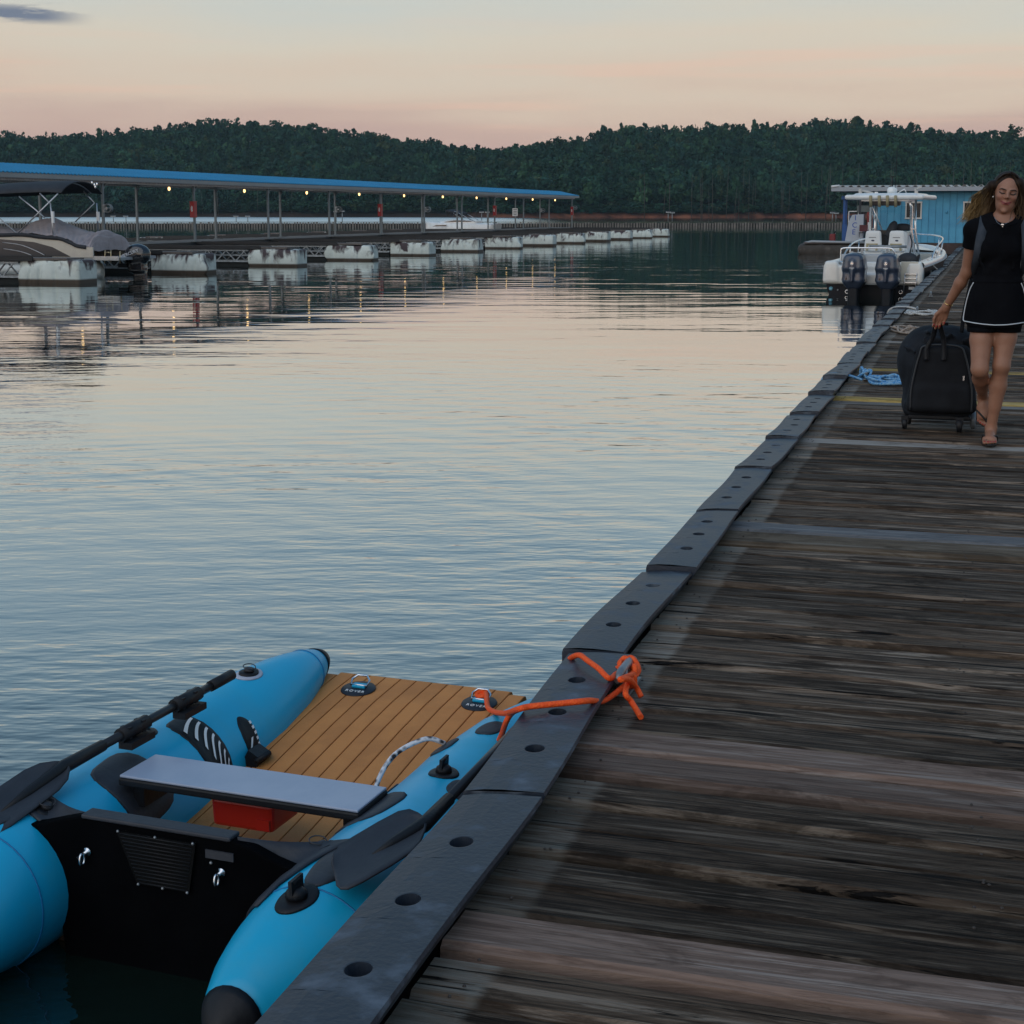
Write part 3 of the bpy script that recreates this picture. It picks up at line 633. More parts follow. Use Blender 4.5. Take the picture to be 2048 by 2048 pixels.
def pontoon():
    # tubes
    for y in (-HW+.28, HW-.28):
        x0 = pb(1200, 1300, y).x
        MB().tube([(x0+.1,y,.18),(x0,y,.18),(x0-6.6,y,.18),(x0-7.3,y,.3)], [.1,.31,.31,.05], 18).build('float_tube', mat('dull_tube', (.52,.54,.52), .35, .3, col2=(.36,.38,.36), nscale=3), PB)
    xs = pb(1130, 1100, -HW).x; xe = xs-6.8; zd = .62
    MB().box(((xs+.75+xe)/2, 0, zd-.04), (xs+.75-xe, 2*HW, .08)).build('platform', mat('grey_platform', (.34,.36,.38), .6), PB)
    MB().box((xs+.4, -HW+.0, zd-.02), (.85, .04, .12)).build('platform_trim', ALU, PB)
    # side fence: cream panel with a dark sweep and two light lines
    zt = pb(300, 870, -HW).z
    for y, nm in ((-HW, 'side_panel'), (HW, 'side_panel')):
        poly = [(xe, zd), (xs, zd), (xs, zd+.30)]+[(pb(x, z+8, -HW).x, pb(x, z+8, -HW).z) for x, z in ((1040,985),(920,945),(830,900),(700,862),(470,835),(200,818))]+[(xe, zt)]
        MB().prism([(a, b) for a, b in poly], y-.03, y+.03).build(nm, CREAM, PB)
    a, bq, c, d = pb(20, 895, -HW), pb(420, 930, -HW), pb(640, 990, -HW), pb(860, 1085, -HW)
    MB().prism([(xe+.4, zd+.02), (d.x, zd+.02), (c.x, c.z), (bq.x, bq.z), (a.x, a.z), (xe+.4, a.z)], -HW-.045, -HW-.033).build('side_sweep', mat('dark_sweep', (.035,.038,.045), .3, coat=.4), PB)
    for q in ([(30,935),(250,965),(420,1030),(540,1090)], [(40,1010),(200,1035),(300,1060),(380,1090)]):
        MB().tube(catmull([pb(x, y, -HW-.05) for x, y in q], 5), .012, 5).build('trim_line', ALU, PB)
    MB().box((xe+1.0, 0, .95), (1.2, 1.9, .65)).build('seat_block', CREAM, PB)
    # mooring cover: draped sheet with a ridge pole peak and a stern hump
    prof = [(-620,760),(-300,700),(0,730),(200,780),(330,720),(470,660),(600,622),(700,665),(850,740),(1000,785),(1130,805),(1220,790),(1280,800),(1315,870),(1330,960),(1335,1030)]
    edge = [(-620,830),(-300,815),(0,825),(200,818),(330,818),(470,835),(600,848),(700,862),(830,900),(920,945),(990,965),(1040,985),(1075,1000),(1095,1012),(1108,1018),(1115,1020)]
    P = catmull([pb(x, y, 0) for x, y in prof], 6); E = catmull([pb(x, y, -HW) for x, y in edge], 6); secs = []
    for i, (p, q) in enumerate(zip(P, E)):
        sec = []
        for j in range(17):
            t = j/16*2-1; s_ = abs(t); y = t*HW*1.02; st_ = sst(.70, .86, i/(len(P)-1)); z = q.z+(p.z-q.z)*(1-s_**(1.15+2.6*st_))-.10*(1-st_)*(p.z-q.z)*math.sin(s_*math.pi)
            fold = .030*math.sin(i*.9+s_*7+math.sin(i*.31)*2)*(1-.4*s_)+.012*math.sin(i*2.1-s_*4)
            sec.append((q.x+(p.x-q.x)*(1-s_**(1+st_)), y*(1+fold*.6), z+fold))
        secs.append(sec)
    o = MB().loft(secs, closed=False, cap=False).build('mooring_cover', TAUPE, PB); md = o.modifiers.new('solid', 'SOLIDIFY'); md.thickness = .012; md = o.modifiers.new('ss', 'SUBSURF'); md.levels = md.render_levels = 1
    b = MB(); E2 = catmull([pb(x, y, -HW-.03) for x, y in [(-620,845),(0,838),(200,832),(330,838),(470,858),(640,872),(740,885),(850,930),(930,968),(1040,985)]], 6)
    b.loft([[(p.x, -HW-.04, p.z+.035), (p.x, -HW-.055, p.z-.075)] for p in E2], closed=False, cap=False); o = b.build('cover_hem', BLKCAN, PB); md = o.modifiers.new('solid', 'SOLIDIFY'); md.thickness = .02
    # canopy
    top = [(-700,262),(-350,238),(0,228),(300,207),(560,194),(780,188),(900,190),(985,198)]
    T = catmull([pb(x, y, 0) for x, y in top], 5); secs = []
    for i, p in enumerate(T):
        k = i/(len(T)-1); sec = []
        for j in range(13):
            t = j/12*2-1; sag = .27*t*t+.08*abs(t)**6; sec.append((p.x, t*(HW-.02), p.z-sag))
        secs.append(sec)
    o = MB().loft(secs, closed=False, cap=False).build('canopy', BLKCAN, PB); md = o.modifiers.new('solid', 'SOLIDIFY'); md.thickness = .025
    for y in (-HW+.04, HW-.1):
        b = MB()
        for q in ([(700,345),(200,840)], [(230,380),(430,540),(540,640)], [(480,340),(610,470)], [(-260,420),(205,830)], [(610,470),(655,970)]):
            b.tube([pb(x, z, y) for x, z in q], .022, 8)
        b.build('canopy_frame', ALU, PB)
    b = MB(); b.tube([pb(1010,315,HW-.45), pb(1140,460,HW-.4)], .02, 7); b.tube([pb(1165,460,HW-.4), pb(1185,790,HW-.4)], .024, 7); b.tube([pb(1140,460,HW-.4), pb(905,690,HW-.4)], .018, 7)
    b.tube([(pb(860,200,0).x, t*(HW-.08), pb(860,200,0).z-.04-.30*t*t) for t in np.linspace(-1, 1, 11)], .02, 7); b.build('canopy_frame', ALU, PB)
    MB().box(pb(1185,620,HW-.4), (.09,.06,.28)).box(pb(640,630,-HW-.02), (.07,.06,.34)).build('strap_buckle', WHITE_PLAIN, PB)
    b = MB()
    for x, z in ((1110,215),(1140,240),(1150,265),(1170,232)): b.ell(pb(x, z, -.15), (.035,.02,.05), 8, 6)
    b.build('canopy_hardware', CHROME, PB)
    # stern ladder and rail
    b = MB(); y = -HW+.1
    for q in ([(1270,1030),(1262,1190)], [(1340,1030),(1338,1190)], [(1450,1040),(1448,1190)], [(1275,1055),(1335,1055)], [(1270,1150),(1335,1150)]): b.tube([pb(x, z, y) for x, z in q], .016, 6)
    b.build('boarding_ladder', mat('brass_tube', (.45,.36,.22), .35, .8), PB)
    # outboard, side on to the camera
    c = pb(1655, 1080, 0)
    ob = empty('outboard_motor', (c.x, c.y, 0)); ob.parent = PB
    s = SDF((-.62,-.32,-.35), (.62,.32,1.25), .022); zc = c.z
    s.ell((.02,0,zc+.02), (.40,.24,.30), .05); s.ell((-.12,0,zc-.08), (.30,.22,.22), .08); s.ell((.16,0,zc-.02), (.26,.21,.24), .08)
    s.rbox((.0,0,zc-.32), (.27,.17,.22), .08, .06); s.rbox((.08,0,zc-.75), (.2,.11,.4), .06, .06)
    s.build('cowling', mat('gloss_black', (.012,.013,.017), .16, coat=.7), ob)
    MB().box((-.42,0,zc-.33), (.3,.3,.12)).build('bracket', BLACK_RUB, ob)
    M4 = Matrix.Translation((-.10,-.262,zc+.03)) @ Matrix.Rotation(R(6),4,'Z') @ Matrix.Rotation(R(-20),4,'Y') @ Matrix.Rotation(R(83),4,'X') @ Matrix.Shear('XZ',4,(.0,0))
    text_mb('MERCURY', .135, mat('decal_grey', (.55,.57,.6), .4), ob, M4, extrude=.012, spacing=1.0)
pontoon()

# ------------------------------------------------------------------ white speedboat beyond the walkway
def speedboat():
    e = empty('speedboat', slip_xf(-14.4, 75.5), -A_SLIP, 'white speedboat with a folded black canopy moored behind the dock walkway', 'boat')
    L_ = 5.8; secs = []
    for i in range(15):
        t = i/14; x = L_/2-t*L_; w = 1.05*(1-max(0, (t-.45)/.55)**2.2) if True else 1; w = max(w, .03)
        sh = .98+.12*t; secs.append([(x, -w, sh), (x, -w*.92, .45), (x, -w*.55, -.12+.25*t*t), (x, 0, -.25+.5*t**3), (x, w*.55, -.12+.25*t*t), (x, w*.92, .45), (x, w, sh), (x, w*.8, sh+.08), (x, 0, sh+.13), (x, -w*.8, sh+.08)])
    MB().loft(secs).build('hull', WHITE, e, bevel=0)
    s = SDF((-1.6,-1,.8), (2.2,1,1.75), .05); s.rbox((.2,0,1.12), (1.3,.8,.22), .12, .05); s.ell((-.9,0,1.15), (.9,.6,.22), .1); s.build('deckhouse', WHITE, e)
    MB().prism([(-2.0,.86),(-.9,.9),(-.8,1.0),(-1.7,.97)], -1.06, -1.045).build('hull_window', mat('dark_glass', (.01,.012,.016), .08, coat=.5), e)
    MB().prism([(-1.3,1.2),(-.2,1.33),(.9,1.3),(1.2,1.24)], -.83, -.815).build('windscreen', mat('dark_glass'), e)
    b = MB()
    for y in (-.8,.8):
        b.tube([(1.4,y,1.2),(-.2,y,2.0)], .022, 6); b.tube([(.7,y,1.2),(-.5,y,1.95)], .022, 6)
    b.tube([(-.3,-.8,2.0),(-.3,.8,2.0)], .022, 6); b.build('canopy_frame', ALU, e)
    s = SDF((-1.5,-1,1.4), (.8,1,2.4), .045)
    for q in range(5): s.cap((-.9+.22*q,-.75,2.02-.05*q), (-.75+.22*q,.75,2.08-.06*q), .11, .12, .05)
    s.build('folded_canopy', BLKCAN, e)
    b = MB().tube([(-1.0,-.6,2.05),(-.95,-.72,1.7)], [.09,.03], 6).tube([(-.6,-.6,2.0),(-.5,-.75,1.65)], [.09,.03], 6); b.build('canopy_flap', BLKCAN, e)
speedboat()

# ------------------------------------------------------------------ the plank dock on the right
A_D = R(17.0); S_D, C_D = math.sin(A_D), math.cos(A_D)
def dk(v, u, z): return (v*C_D+u*S_D, -v*S_D+u*C_D, z)     # dock coordinates (across, along) to world
MD = empty('plank_dock', (0,0,0), -A_D, 'weathered floating plank dock with black rubber bumper strips running into the distance', 'dock')
EU = [0, 1.5, 3.3, 4.57, 8.2, 13.3, 18.7, 25, 40, 63, 75]; EV = [-1.10,-1.11,-1.15,-1.22,-1.24,-1.255,-1.27,-1.25,-1.13,-1.05,-1.0]
def ve(u): return float(np.interp(u, EU, EV))
def wood(name, dark, mid, light, edge=True, grain=1.0, crack=.8, rand=True):
    m = bpy.data.materials.new(name); m.use_nodes = True; t = m.node_tree; bs = t.nodes['Principled BSDF']; lk = t.links.new
    def n(ty, **k):
        o = t.nodes.new(ty)
        for a, b in k.items(): setattr(o, a, b)
        return o
    c = n('ShaderNodeTexCoord'); oi = n('ShaderNodeObjectInfo'); off = n('ShaderNodeVectorMath', operation='MULTIPLY_ADD'); cb = n('ShaderNodeCombineXYZ')
    for q in range(3): lk(oi.outputs['Random'], cb.inputs[q])
    off.inputs[1].default_value = (37, 53, 0); lk(cb.outputs[0], off.inputs[0]); lk(c.outputs['Object'], off.inputs[2])
    def tex(sc, det, ro=.6, dis=0):
        mp = n('ShaderNodeMapping'); mp.inputs['Scale'].default_value = sc; lk(off.outputs[0], mp.inputs[0])
        z = n('ShaderNodeTexNoise'); z.inputs['Scale'].default_value = 1; z.inputs['Detail'].default_value = det; z.inputs['Roughness'].default_value = ro; z.inputs['Distortion'].default_value = dis; lk(mp.outputs[0], z.inputs[0]); return z.outputs[0]
    def rng(s, a, b, c0=0., c1=1.):
        r = n('ShaderNodeMapRange', interpolation_type='SMOOTHSTEP'); r.inputs[1].default_value = a; r.inputs[2].default_value = b; r.inputs[3].default_value = c0; r.inputs[4].default_value = c1; lk(s, r.inputs[0]); return r.outputs[0]
    def mixc(f, a, b):
        x = n('ShaderNodeMix', data_type='RGBA'); lk(f, x.inputs[0])
        for q, s in ((6, a), (7, b)):
            if isinstance(s, tuple): x.inputs[q].default_value = (*s, 1)
            else: lk(s, x.inputs[q])
        return x.outputs[2]
    grain_ = tex((2.6, 9, 14), 8, .70, 1.1); blotch = tex((2.4, 1.3, 4), 7, .68, .9); fine = tex((9, 30, 40), 4)
    streak = tex((1.5, 5.5, 10), 7, .68, .9)
    col = mixc(rng(grain_, .40, .60), dark, mid); col = mixc(rng(streak, .52, .62), col, light)
    col = mixc(rng(blotch, .50, .62, 0, .68), col, tuple(q*.55 for q in dark))
    if edge:
        sx = n('ShaderNodeSeparateXYZ'); lk(c.outputs['Object'], sx.inputs[0]); jit = n('ShaderNodeMath', operation='MULTIPLY_ADD'); jit.inputs[1].default_value = .035; lk(blotch, jit.inputs[0]); lk(sx.outputs[0], jit.inputs[2])
        pale = mixc(rng(grain_, .35, .65), tuple(q*1.0 for q in mid), (.23, .205, .175)); pale = mixc(rng(blotch, .5, .7, 0, .6), pale, (.17,.185,.165))
        col = mixc(rng(jit.outputs[0], .165, .135), col, pale)
    # each board a little lighter or darker than the next
    hv = n('ShaderNodeHueSaturation'); lk(col, hv.inputs['Color']); mv = n('ShaderNodeMapRange'); mv.inputs[3].default_value = .58; mv.inputs[4].default_value = 1.42; lk(oi.outputs['Random'], mv.inputs[0])
    if rand: lk(mv.outputs[0], hv.inputs['Value'])
    sy_ = n('ShaderNodeSeparateXYZ'); lk(c.outputs['Object'], sy_.inputs[0]); ab = n('ShaderNodeMath', operation='ABSOLUTE'); lk(sy_.outputs[1], ab.inputs[0]); ja = n('ShaderNodeMath', operation='MULTIPLY_ADD'); ja.inputs[1].default_value = .16; lk(streak, ja.inputs[0]); lk(ab.outputs[0], ja.inputs[2])
    worn = n('ShaderNodeMix', data_type='RGBA'); lk(rng(ja.outputs[0], .50, .58, 0, .12), worn.inputs[0]); lk(hv.outputs[0], worn.inputs[6]); worn.inputs[7].default_value = (*light, 1)
    crk = rng(tex((.9, 4.2, 10), 8, .66, 1.5), .375, .41)
    col2 = mixc(crk, (.008,.0065,.006), worn.outputs[2]) if crack > .5 else worn.outputs[2]
    lk(col2, bs.inputs['Base Color']); lk(rng(blotch, .3, .7, .55, .85), bs.inputs['Roughness']); bs.inputs['Specular IOR Level'].default_value = .10
    ht = n('ShaderNodeMath', operation='MULTIPLY_ADD'); ht.inputs[1].default_value = 1.6*crack; lk(crk, ht.inputs[0]); lk(grain_, ht.inputs[2])
    h2 = n('ShaderNodeMath', operation='MULTIPLY_ADD'); h2.inputs[1].default_value = .5; lk(fine, h2.inputs[0]); lk(ht.outputs[0], h2.inputs[2])
    bp = n('ShaderNodeBump'); bp.inputs['Strength'].default_value = .8*grain; bp.inputs['Distance'].default_value = .011; lk(h2.outputs[0], bp.inputs['Height']); lk(bp.outputs[0], bs.inputs['Normal'])
    return m
W_OLD = wood('old_dark_plank', (.032,.022,.016), (.108,.075,.053), (.215,.165,.125))
W_MID = wood('brown_plank', (.058,.038,.026), (.145,.100,.070), (.25,.19,.145), crack=.7)
W_NEW = wood('newer_pink_plank', (.140,.092,.072), (.230,.158,.126), (.29,.225,.19), edge=False, grain=.6, crack=.3)
W_TAN = wood('tan_plank', (.14,.10,.068), (.22,.165,.115), (.27,.22,.17), edge=False, grain=.6, crack=.3)
W_GREY = wood('silver_plank', (.19,.19,.20), (.27,.265,.27), (.33,.325,.33), edge=False, grain=.6, crack=.3)
W_YEL = wood('yellow_painted_plank', (.30,.20,.06), (.40,.27,.085), (.42,.32,.16), edge=False, grain=.5, crack=.3)
W_PALE = wood('pale_plank', (.22,.19,.165), (.30,.265,.235), (.36,.33,.3), edge=False, grain=.6, crack=.3)
PL_LEN = 3.0
def plank_me(seed):
    r = random.Random(seed); secs = []; nseg = 7
    for i in range(nseg+1):
        x = PL_LEN*i/nseg; dy = r.uniform(-.0035,.0035); dz = r.uniform(-.003,.003); w = .5+r.uniform(-.022,.004)
        secs.append([(x, -w+dy, -.04), (x, -w+dy, dz-.013), (x, -w+.085+dy, dz), (x, dy+r.uniform(-.1,.1), dz-.0015), (x, w-.085+dy, dz), (x, w+dy, dz-.013), (x, w+dy, -.04)])
    return MB().loft(secs, smooth=False).mesh('plank')
PMS = [plank_me(i) for i in range(8)]      # unit width, scaled per board
SPECIAL = [(2.67,2.855,W_NEW),(3.70,3.845,W_NEW),(3.855,4.01,W_NEW),(4.40,4.56,W_MID),(5.25,5.46,W_MID),(6.60,6.845,W_TAN),(6.85,7.05,W_GREY),(9.44,9.68,W_MID),(9.70,9.93,W_PALE),(11.75,11.98,W_PALE),(12.06,12.27,W_YEL),(13.1,13.3,W_TAN),(14.4,14.6,W_YEL),(16.2,16.4,W_TAN),(17.6,17.8,W_PALE),(21.0,21.2,W_TAN),(23.4,23.6,W_PALE),(27.3,27.5,W_TAN),(31.8,32,W_TAN)]
bounds = []; u = 1.2; rs = random.Random(5); spec = list(SPECIAL)
while u < 72:
    if spec and u > spec[0][0]-.075:
        a, b, m_ = spec.pop(0); a = max(a, u); bounds.append((a, b, m_)); u = b+rs.uniform(.004,.010)
    else:
        w = rs.choice([.138,.141,.144,.186,.188,.19]); b = u+w
        if spec and b > spec[0][0]-.05: b = spec[0][0]-.006
        bounds.append((u, b, W_OLD if rs.random() < .84 else W_MID)); u = b+rs.uniform(.013,.024)
far_b = {}; W_FAR = wood('distant_dark_plank', (.045,.033,.026), (.105,.078,.062), (.17,.14,.115), edge=False, crack=.3, rand=False)
for i, (a, b, m_) in enumerate(bounds):
    loc = (ve((a+b)/2)+.165+rs.uniform(-.006,.010), (a+b)/2, .5+rs.uniform(-.008,.005)+(.006 if m_ in (W_NEW, W_TAN, W_GREY) else 0)); rz = rs.uniform(-.0015,.0015); rx = rs.uniform(-.03,.03)
    if i < 300:
        o = link('plank', PMS[rs.randrange(8)], None, MD)
        if not o.data.materials: o.data.materials.append(None)
        o.location = loc; o.rotation_euler = (rx, 0, rz); o.scale = (1, b-a, 1); o.material_slots[0].link = 'OBJECT'; o.material_slots[0].material = m_
    else:
        far_b.setdefault('x', (W_FAR, MB()))[1].box((loc[0]+1.5, loc[1], .48), (3, b-a, .04))
for m_, mb in far_b.values(): tag(mb.build('distant_planks', m_, MD), kind='stuff')
def under():
    b = MB(); us = np.arange(0, 72.1, 1.5)
    for p, q in zip(us[:-1], us[1:]):
        for off, z, h in ((.075, .30, .30), (1.5, .30, .30), (2.9, .30, .30)): b.bar((ve(p)+off, p, z), (ve(q)+off, q, z), .045, h)
    for p in us[:-1]: b.bar((ve(p)+.1, p, .30), (ve(p)+2.9, p, .30), .045, .28)
    b.build('stringer', mat('wet_dark_timber', (.035,.028,.024), .8, col2=(.06,.05,.04), nscale=6), MD)
    b = MB()
    for p in np.arange(.6, 72, 2.4): b.box((ve(p)+1.5, p, .02), (2.5, 1.7, .35))
    b.build('dock_float', DARKF, MD)
under()
# rubber bumper strips with three bolt holes each
BW, BH = .195, .05
def bumper_me(seed):
    r = random.Random(seed); V = []; Fc = []; NH = 20; Lh = 1.200
    def add(v): V.append(v); return len(V)-1
    bow = r.uniform(-.006,.010); tw = r.uniform(-.10,.10); ta = r.uniform(-.02,.02); ends = (r.uniform(-.004,.012), r.uniform(-.004,.012))
    def D(x, y, z):     # warp of a worn strip
        t = y/(Lh/2); return (x+ta*y*.6+.004*math.sin(y*5+seed), y, z+bow*(1-t*t)+(ends[0]*max(-t,0)**2+ends[1]*max(t,0)**2)+tw*x*t*.35-.010*((x/(BW/2))**2 if x < 0 else 0))
    cells = [(-Lh/2,-.305-.09,None),(-.395,-.215,-.305),(-.215,-.09,None),(-.09,.09,0.),(.09,.215,None),(.215,.395,.305),(.395,Lh/2,None)]
    for y0, y1, hc in cells:
        if hc is None:
            n = 2
            for i in range(n):
                a = y0+(y1-y0)*i/n; b = y0+(y1-y0)*(i+1)/n
                for j in range(4):
                    x0 = -BW/2+BW*j/4; x1 = -BW/2+BW*(j+1)/4
                    Fc.append([add(D(x0,a,BH)),add(D(x1,a,BH)),add(D(x1,b,BH)),add(D(x0,b,BH))])
        else:
            hx = r.uniform(-.008,.008); ring = []; out = []; low = []
            for k in range(NH):
                an = 2*math.pi*k/NH; cx, cy = math.cos(an), math.sin(an); q = min((BW/2)/max(abs(cx),1e-6), ((y1-y0)/2)/max(abs(cy),1e-6))
                out.append(add(D(cx*q, hc+cy*q, BH))); ring.append(add(D(hx+cx*.026, hc+cy*.030, BH))); low.append(add(D(hx+cx*.024, hc+cy*.028, .012)))
            mid = [add(D(hx+math.cos(2*math.pi*k/NH)*.030, hc+math.sin(2*math.pi*k/NH)*.034, BH+.0005)) for k in range(NH)]
            for k in range(NH):
                k2 = (k+1) % NH; Fc += [[out[k],out[k2],mid[k2],mid[k]],[mid[k],mid[k2],ring[k2],ring[k]],[ring[k],ring[k2],low[k2],low[k]]]
            Fc.append(low)
            # corner fill
            for sx in (-1,1):
                for sy in (-1,1):
                    c = add(D(sx*BW/2, hc+sy*(y1-y0)/2, BH)); an = math.atan2(sy*(y1-y0)/2, sx*BW/2) % (2*math.pi); k = int(an/(2*math.pi)*NH); Fc.append([out[k], c, out[(k+1) % NH]])
    ys = np.linspace(-Lh/2, Lh/2, 15); prof = [(-BW/2,BH),(-BW/2-.004,BH-.012),(-BW/2-.002,-.06),(BW/2-.02,-.002),(BW/2+.003,BH-.010),(BW/2,BH)]
    rows = [[add(D(x,y,z)) for x, z in prof] for y in ys]
    for i in range(14):
        for j in range(5): Fc.append([rows[i][j],rows[i+1][j],rows[i+1][j+1],rows[i][j+1]])
    Fc.append(rows[0]); Fc.append(rows[-1][::-1])
    me = bpy.data.meshes.new('bumper_strip'); me.from_pydata(V, [], Fc); bm = bmesh.new(); bm.from_mesh(me); bmesh.ops.remove_doubles(bm, verts=bm.verts, dist=.0004); bmesh.ops.recalc_face_normals(bm, faces=bm.faces); bm.to_mesh(me); bm.free(); return me
BUMP = mat('scuffed_bumper_rubber', (.021,.029,.044), .42, col2=(.115,.14,.175), nscale=9, nlo=.53, nhi=.70, bump=.16, bscale=70, rand=1, rough2=.75, spec=.4)
BMS = [bumper_me(i+2) for i in range(9)]
for k in range(-1, 52):
    uc = 2.72+1.22*k+rs.uniform(-.004,.004); o = link('bumper_strip', BMS[(k*5+3) % 9], BUMP, MD); an = math.atan2(ve(uc+.6)-ve(uc-.6), 1.2)
    o.location = (ve(uc)+BW/2+rs.uniform(-.010,.010)+(.007 if k % 2 else -.007), uc, .510+rs.uniform(0,.006)); o.rotation_euler = (rs.uniform(-.019,-.007), rs.uniform(-.025,.012), -an+rs.uniform(-.014,.014))
bolt_me = MB().lathe([(.0001,.030),(.010,.030),(.0105,.022),(.019,.021),(.019,.017)], (0,0,0), 6).mesh('bolt')
for o in [q for q in MD.children if q.name.startswith('bumper_strip')][:16]:
    for y in (-.305, 0, .305):
        if rs.random() < .3:
            q = link('bolt', bolt_me, CLEAT_ if False else GALV, o); q.location = (rs.uniform(-.006,.006), y+rs.uniform(-.006,.006), 0)
# nails and bolts standing out of the boards near the edge
nb = MB()
for i in range(190):
    uu = rs.uniform(2.2, 14); nb.lathe([(.0001,.004),(.003,.003),(.004,.001),(.004,0)], (ve(uu)+rs.choice([.24,.25,1.2,1.22])+rs.uniform(-.02,.02), uu, .502), 7)
nb.build('nail_heads', mat('rusty_nail', (.05,.04,.035), .6, .3), MD, kind='stuff')

def cleat_me(L_=.2, h=.06):
    b = MB(); b.tube([(-.0,-L_/2,h-.012),(0,-L_*.3,h),(0,L_*.3,h),(0,L_/2,h-.010)], [.008,.0115,.0115,.008], 10)
    for y in (-.04,.04): b.tube([(0,y,0),(0,y*.9,h)], [.018,.013], 8)
    b.box((0,0,.004), (.05,.16,.008)); return b.mesh('horn')
CLEAT = mat('weathered_zinc', (.30,.31,.32), .45, .6, col2=(.2,.21,.22), nscale=20)
def cleat(v, u, label, sc=1, rz=0):
    e = empty('cleat', dk(v, u, .505), -A_D+rz, label, 'cleat'); o = link('horn', cleat_me(), CLEAT, e); o.scale = (sc,)*3; return e
CLV, CLU = -.985, 4.40
cleat(CLV, CLU, 'metal mooring cleat wrapped in the orange rope', 1.15)
cleat(-.93, 13.55, 'mooring cleat buried in the blue rope', 1.1)
cleat(-.90, 22.9, 'mooring cleat holding the loose white rope by the white boat', 1.2); cleat(-.86, 27.4, 'bare dark mooring cleat on the dock beside the white boat stern', 1.2)

def rope_mat(name, c1, c2, sc=70, tw=(1,1,1)):
    m = bpy.data.materials.new(name); m.use_nodes = True; t = m.node_tree; bs = t.nodes['Principled BSDF']; lk = t.links.new
    c = t.nodes.new('ShaderNodeTexCoord'); w = t.nodes.new('ShaderNodeTexVoronoi'); w.inputs['Scale'].default_value = sc; lk(c.outputs['Object'], w.inputs[0])
    r = t.nodes.new('ShaderNodeValToRGB'); lk(w.outputs['Distance'], r.inputs[0]); r.color_ramp.elements[0].color = (*c1,1); r.color_ramp.elements[1].color = (*c2,1); r.color_ramp.elements[0].position = .3; r.color_ramp.elements[1].position = .6; lk(r.outputs[0], bs.inputs['Base Color'])
    bp = t.nodes.new('ShaderNodeBump'); bp.inputs['Strength'].default_value = .6; bp.inputs['Distance'].default_value = .003; lk(w.outputs['Distance'], bp.inputs['Height']); lk(bp.outputs[0], bs.inputs['Normal']); bs.inputs['Roughness'].default_value = .7; return m
ORANGE = rope_mat('orange_rope', (1.0,.13,.012), (.92,.09,.010), 160)
def unz(x, y, z):      # sheet pixel (1932 wide) on the level z
    d = pray(x*2048/1932, y*2048/1932); t = (z-ZC)/d[2]; return Vector((d[0]*t, d[1]*t, z))
# ------------------------------------------------------------------ inflatable catamaran
A_R = R(20.5); RX, RY = (math.cos(A_R), -math.sin(A_R)), (math.sin(A_R), math.cos(A_R))
RO = (RX[0]*-2.13+RY[0]*3.17, RX[1]*-2.13+RY[1]*3.17, 0)
RF = empty('inflatable_raft', RO, -A_R, 'blue inflatable catamaran raft with a tan striped deck and black transom', 'raft')
def rw(x, y, z): return Vector((RO[0]+RX[0]*x+RY[0]*y, RO[1]+RX[1]*x+RY[1]*y, z))
def rl(p): return Vector(((p[0]-RO[0])*RX[0]+(p[1]-RO[1])*RX[1], (p[0]-RO[0])*RY[0]+(p[1]-RO[1])*RY[1], p[2]))
def rp(x, y, yl=0):    # sheet pixel on the raft's cross plane y = yl
    d = pray(x*2048/1932, y*2048/1932); t = (yl+RO[0]*RY[0]+RO[1]*RY[1])/(d[0]*RY[0]+d[1]*RY[1]); return rl((d[0]*t, d[1]*t, ZC+d[2]*t))
YS, RS = [-.45,-.42,-.38,-.28,-.19,-.10,0,.3,.9,1.15,1.35,1.48,1.57,1.62,1.645], [.014,.050,.080,.136,.172,.194,.200,.200,.195,.168,.124,.088,.058,.037,.012]
def tr_(y): return float(np.interp(y, YS, RS))
def tc_(side, y):
    k = sst(.8, 1.62, y)
    return (side*(.485-(.085 if side < 0 else -.075)*k-.07*(1-sst(-.45,-.05,y))), .165+(.17 if side < 0 else .12)*sst(.7, 1.7, y)-.02*(1-sst(-.45,-.05,y)))
def tsf(side, y, a, off=0): cx, cz = tc_(side, y); r = tr_(y)+off; return (cx+side*r*math.sin(a), y, cz+r*math.cos(a))
TUBE = mat('cyan_pvc', (.008,.40,.66), .36, col2=(.03,.38,.58), nscale=7, nlo=.5, nhi=.8, bump=.12, bscale=9, rough2=.55)
TEAK = mat('tan_foam_deck', (.66,.255,.066), .75, col2=(.52,.195,.050), nscale=4, bump=.25, bscale=160, rand=1)
GRAPH = mat('graphite_fabric', (.022,.026,.036), .6, col2=(.032,.037,.048), nscale=8, bump=.15, bscale=80)
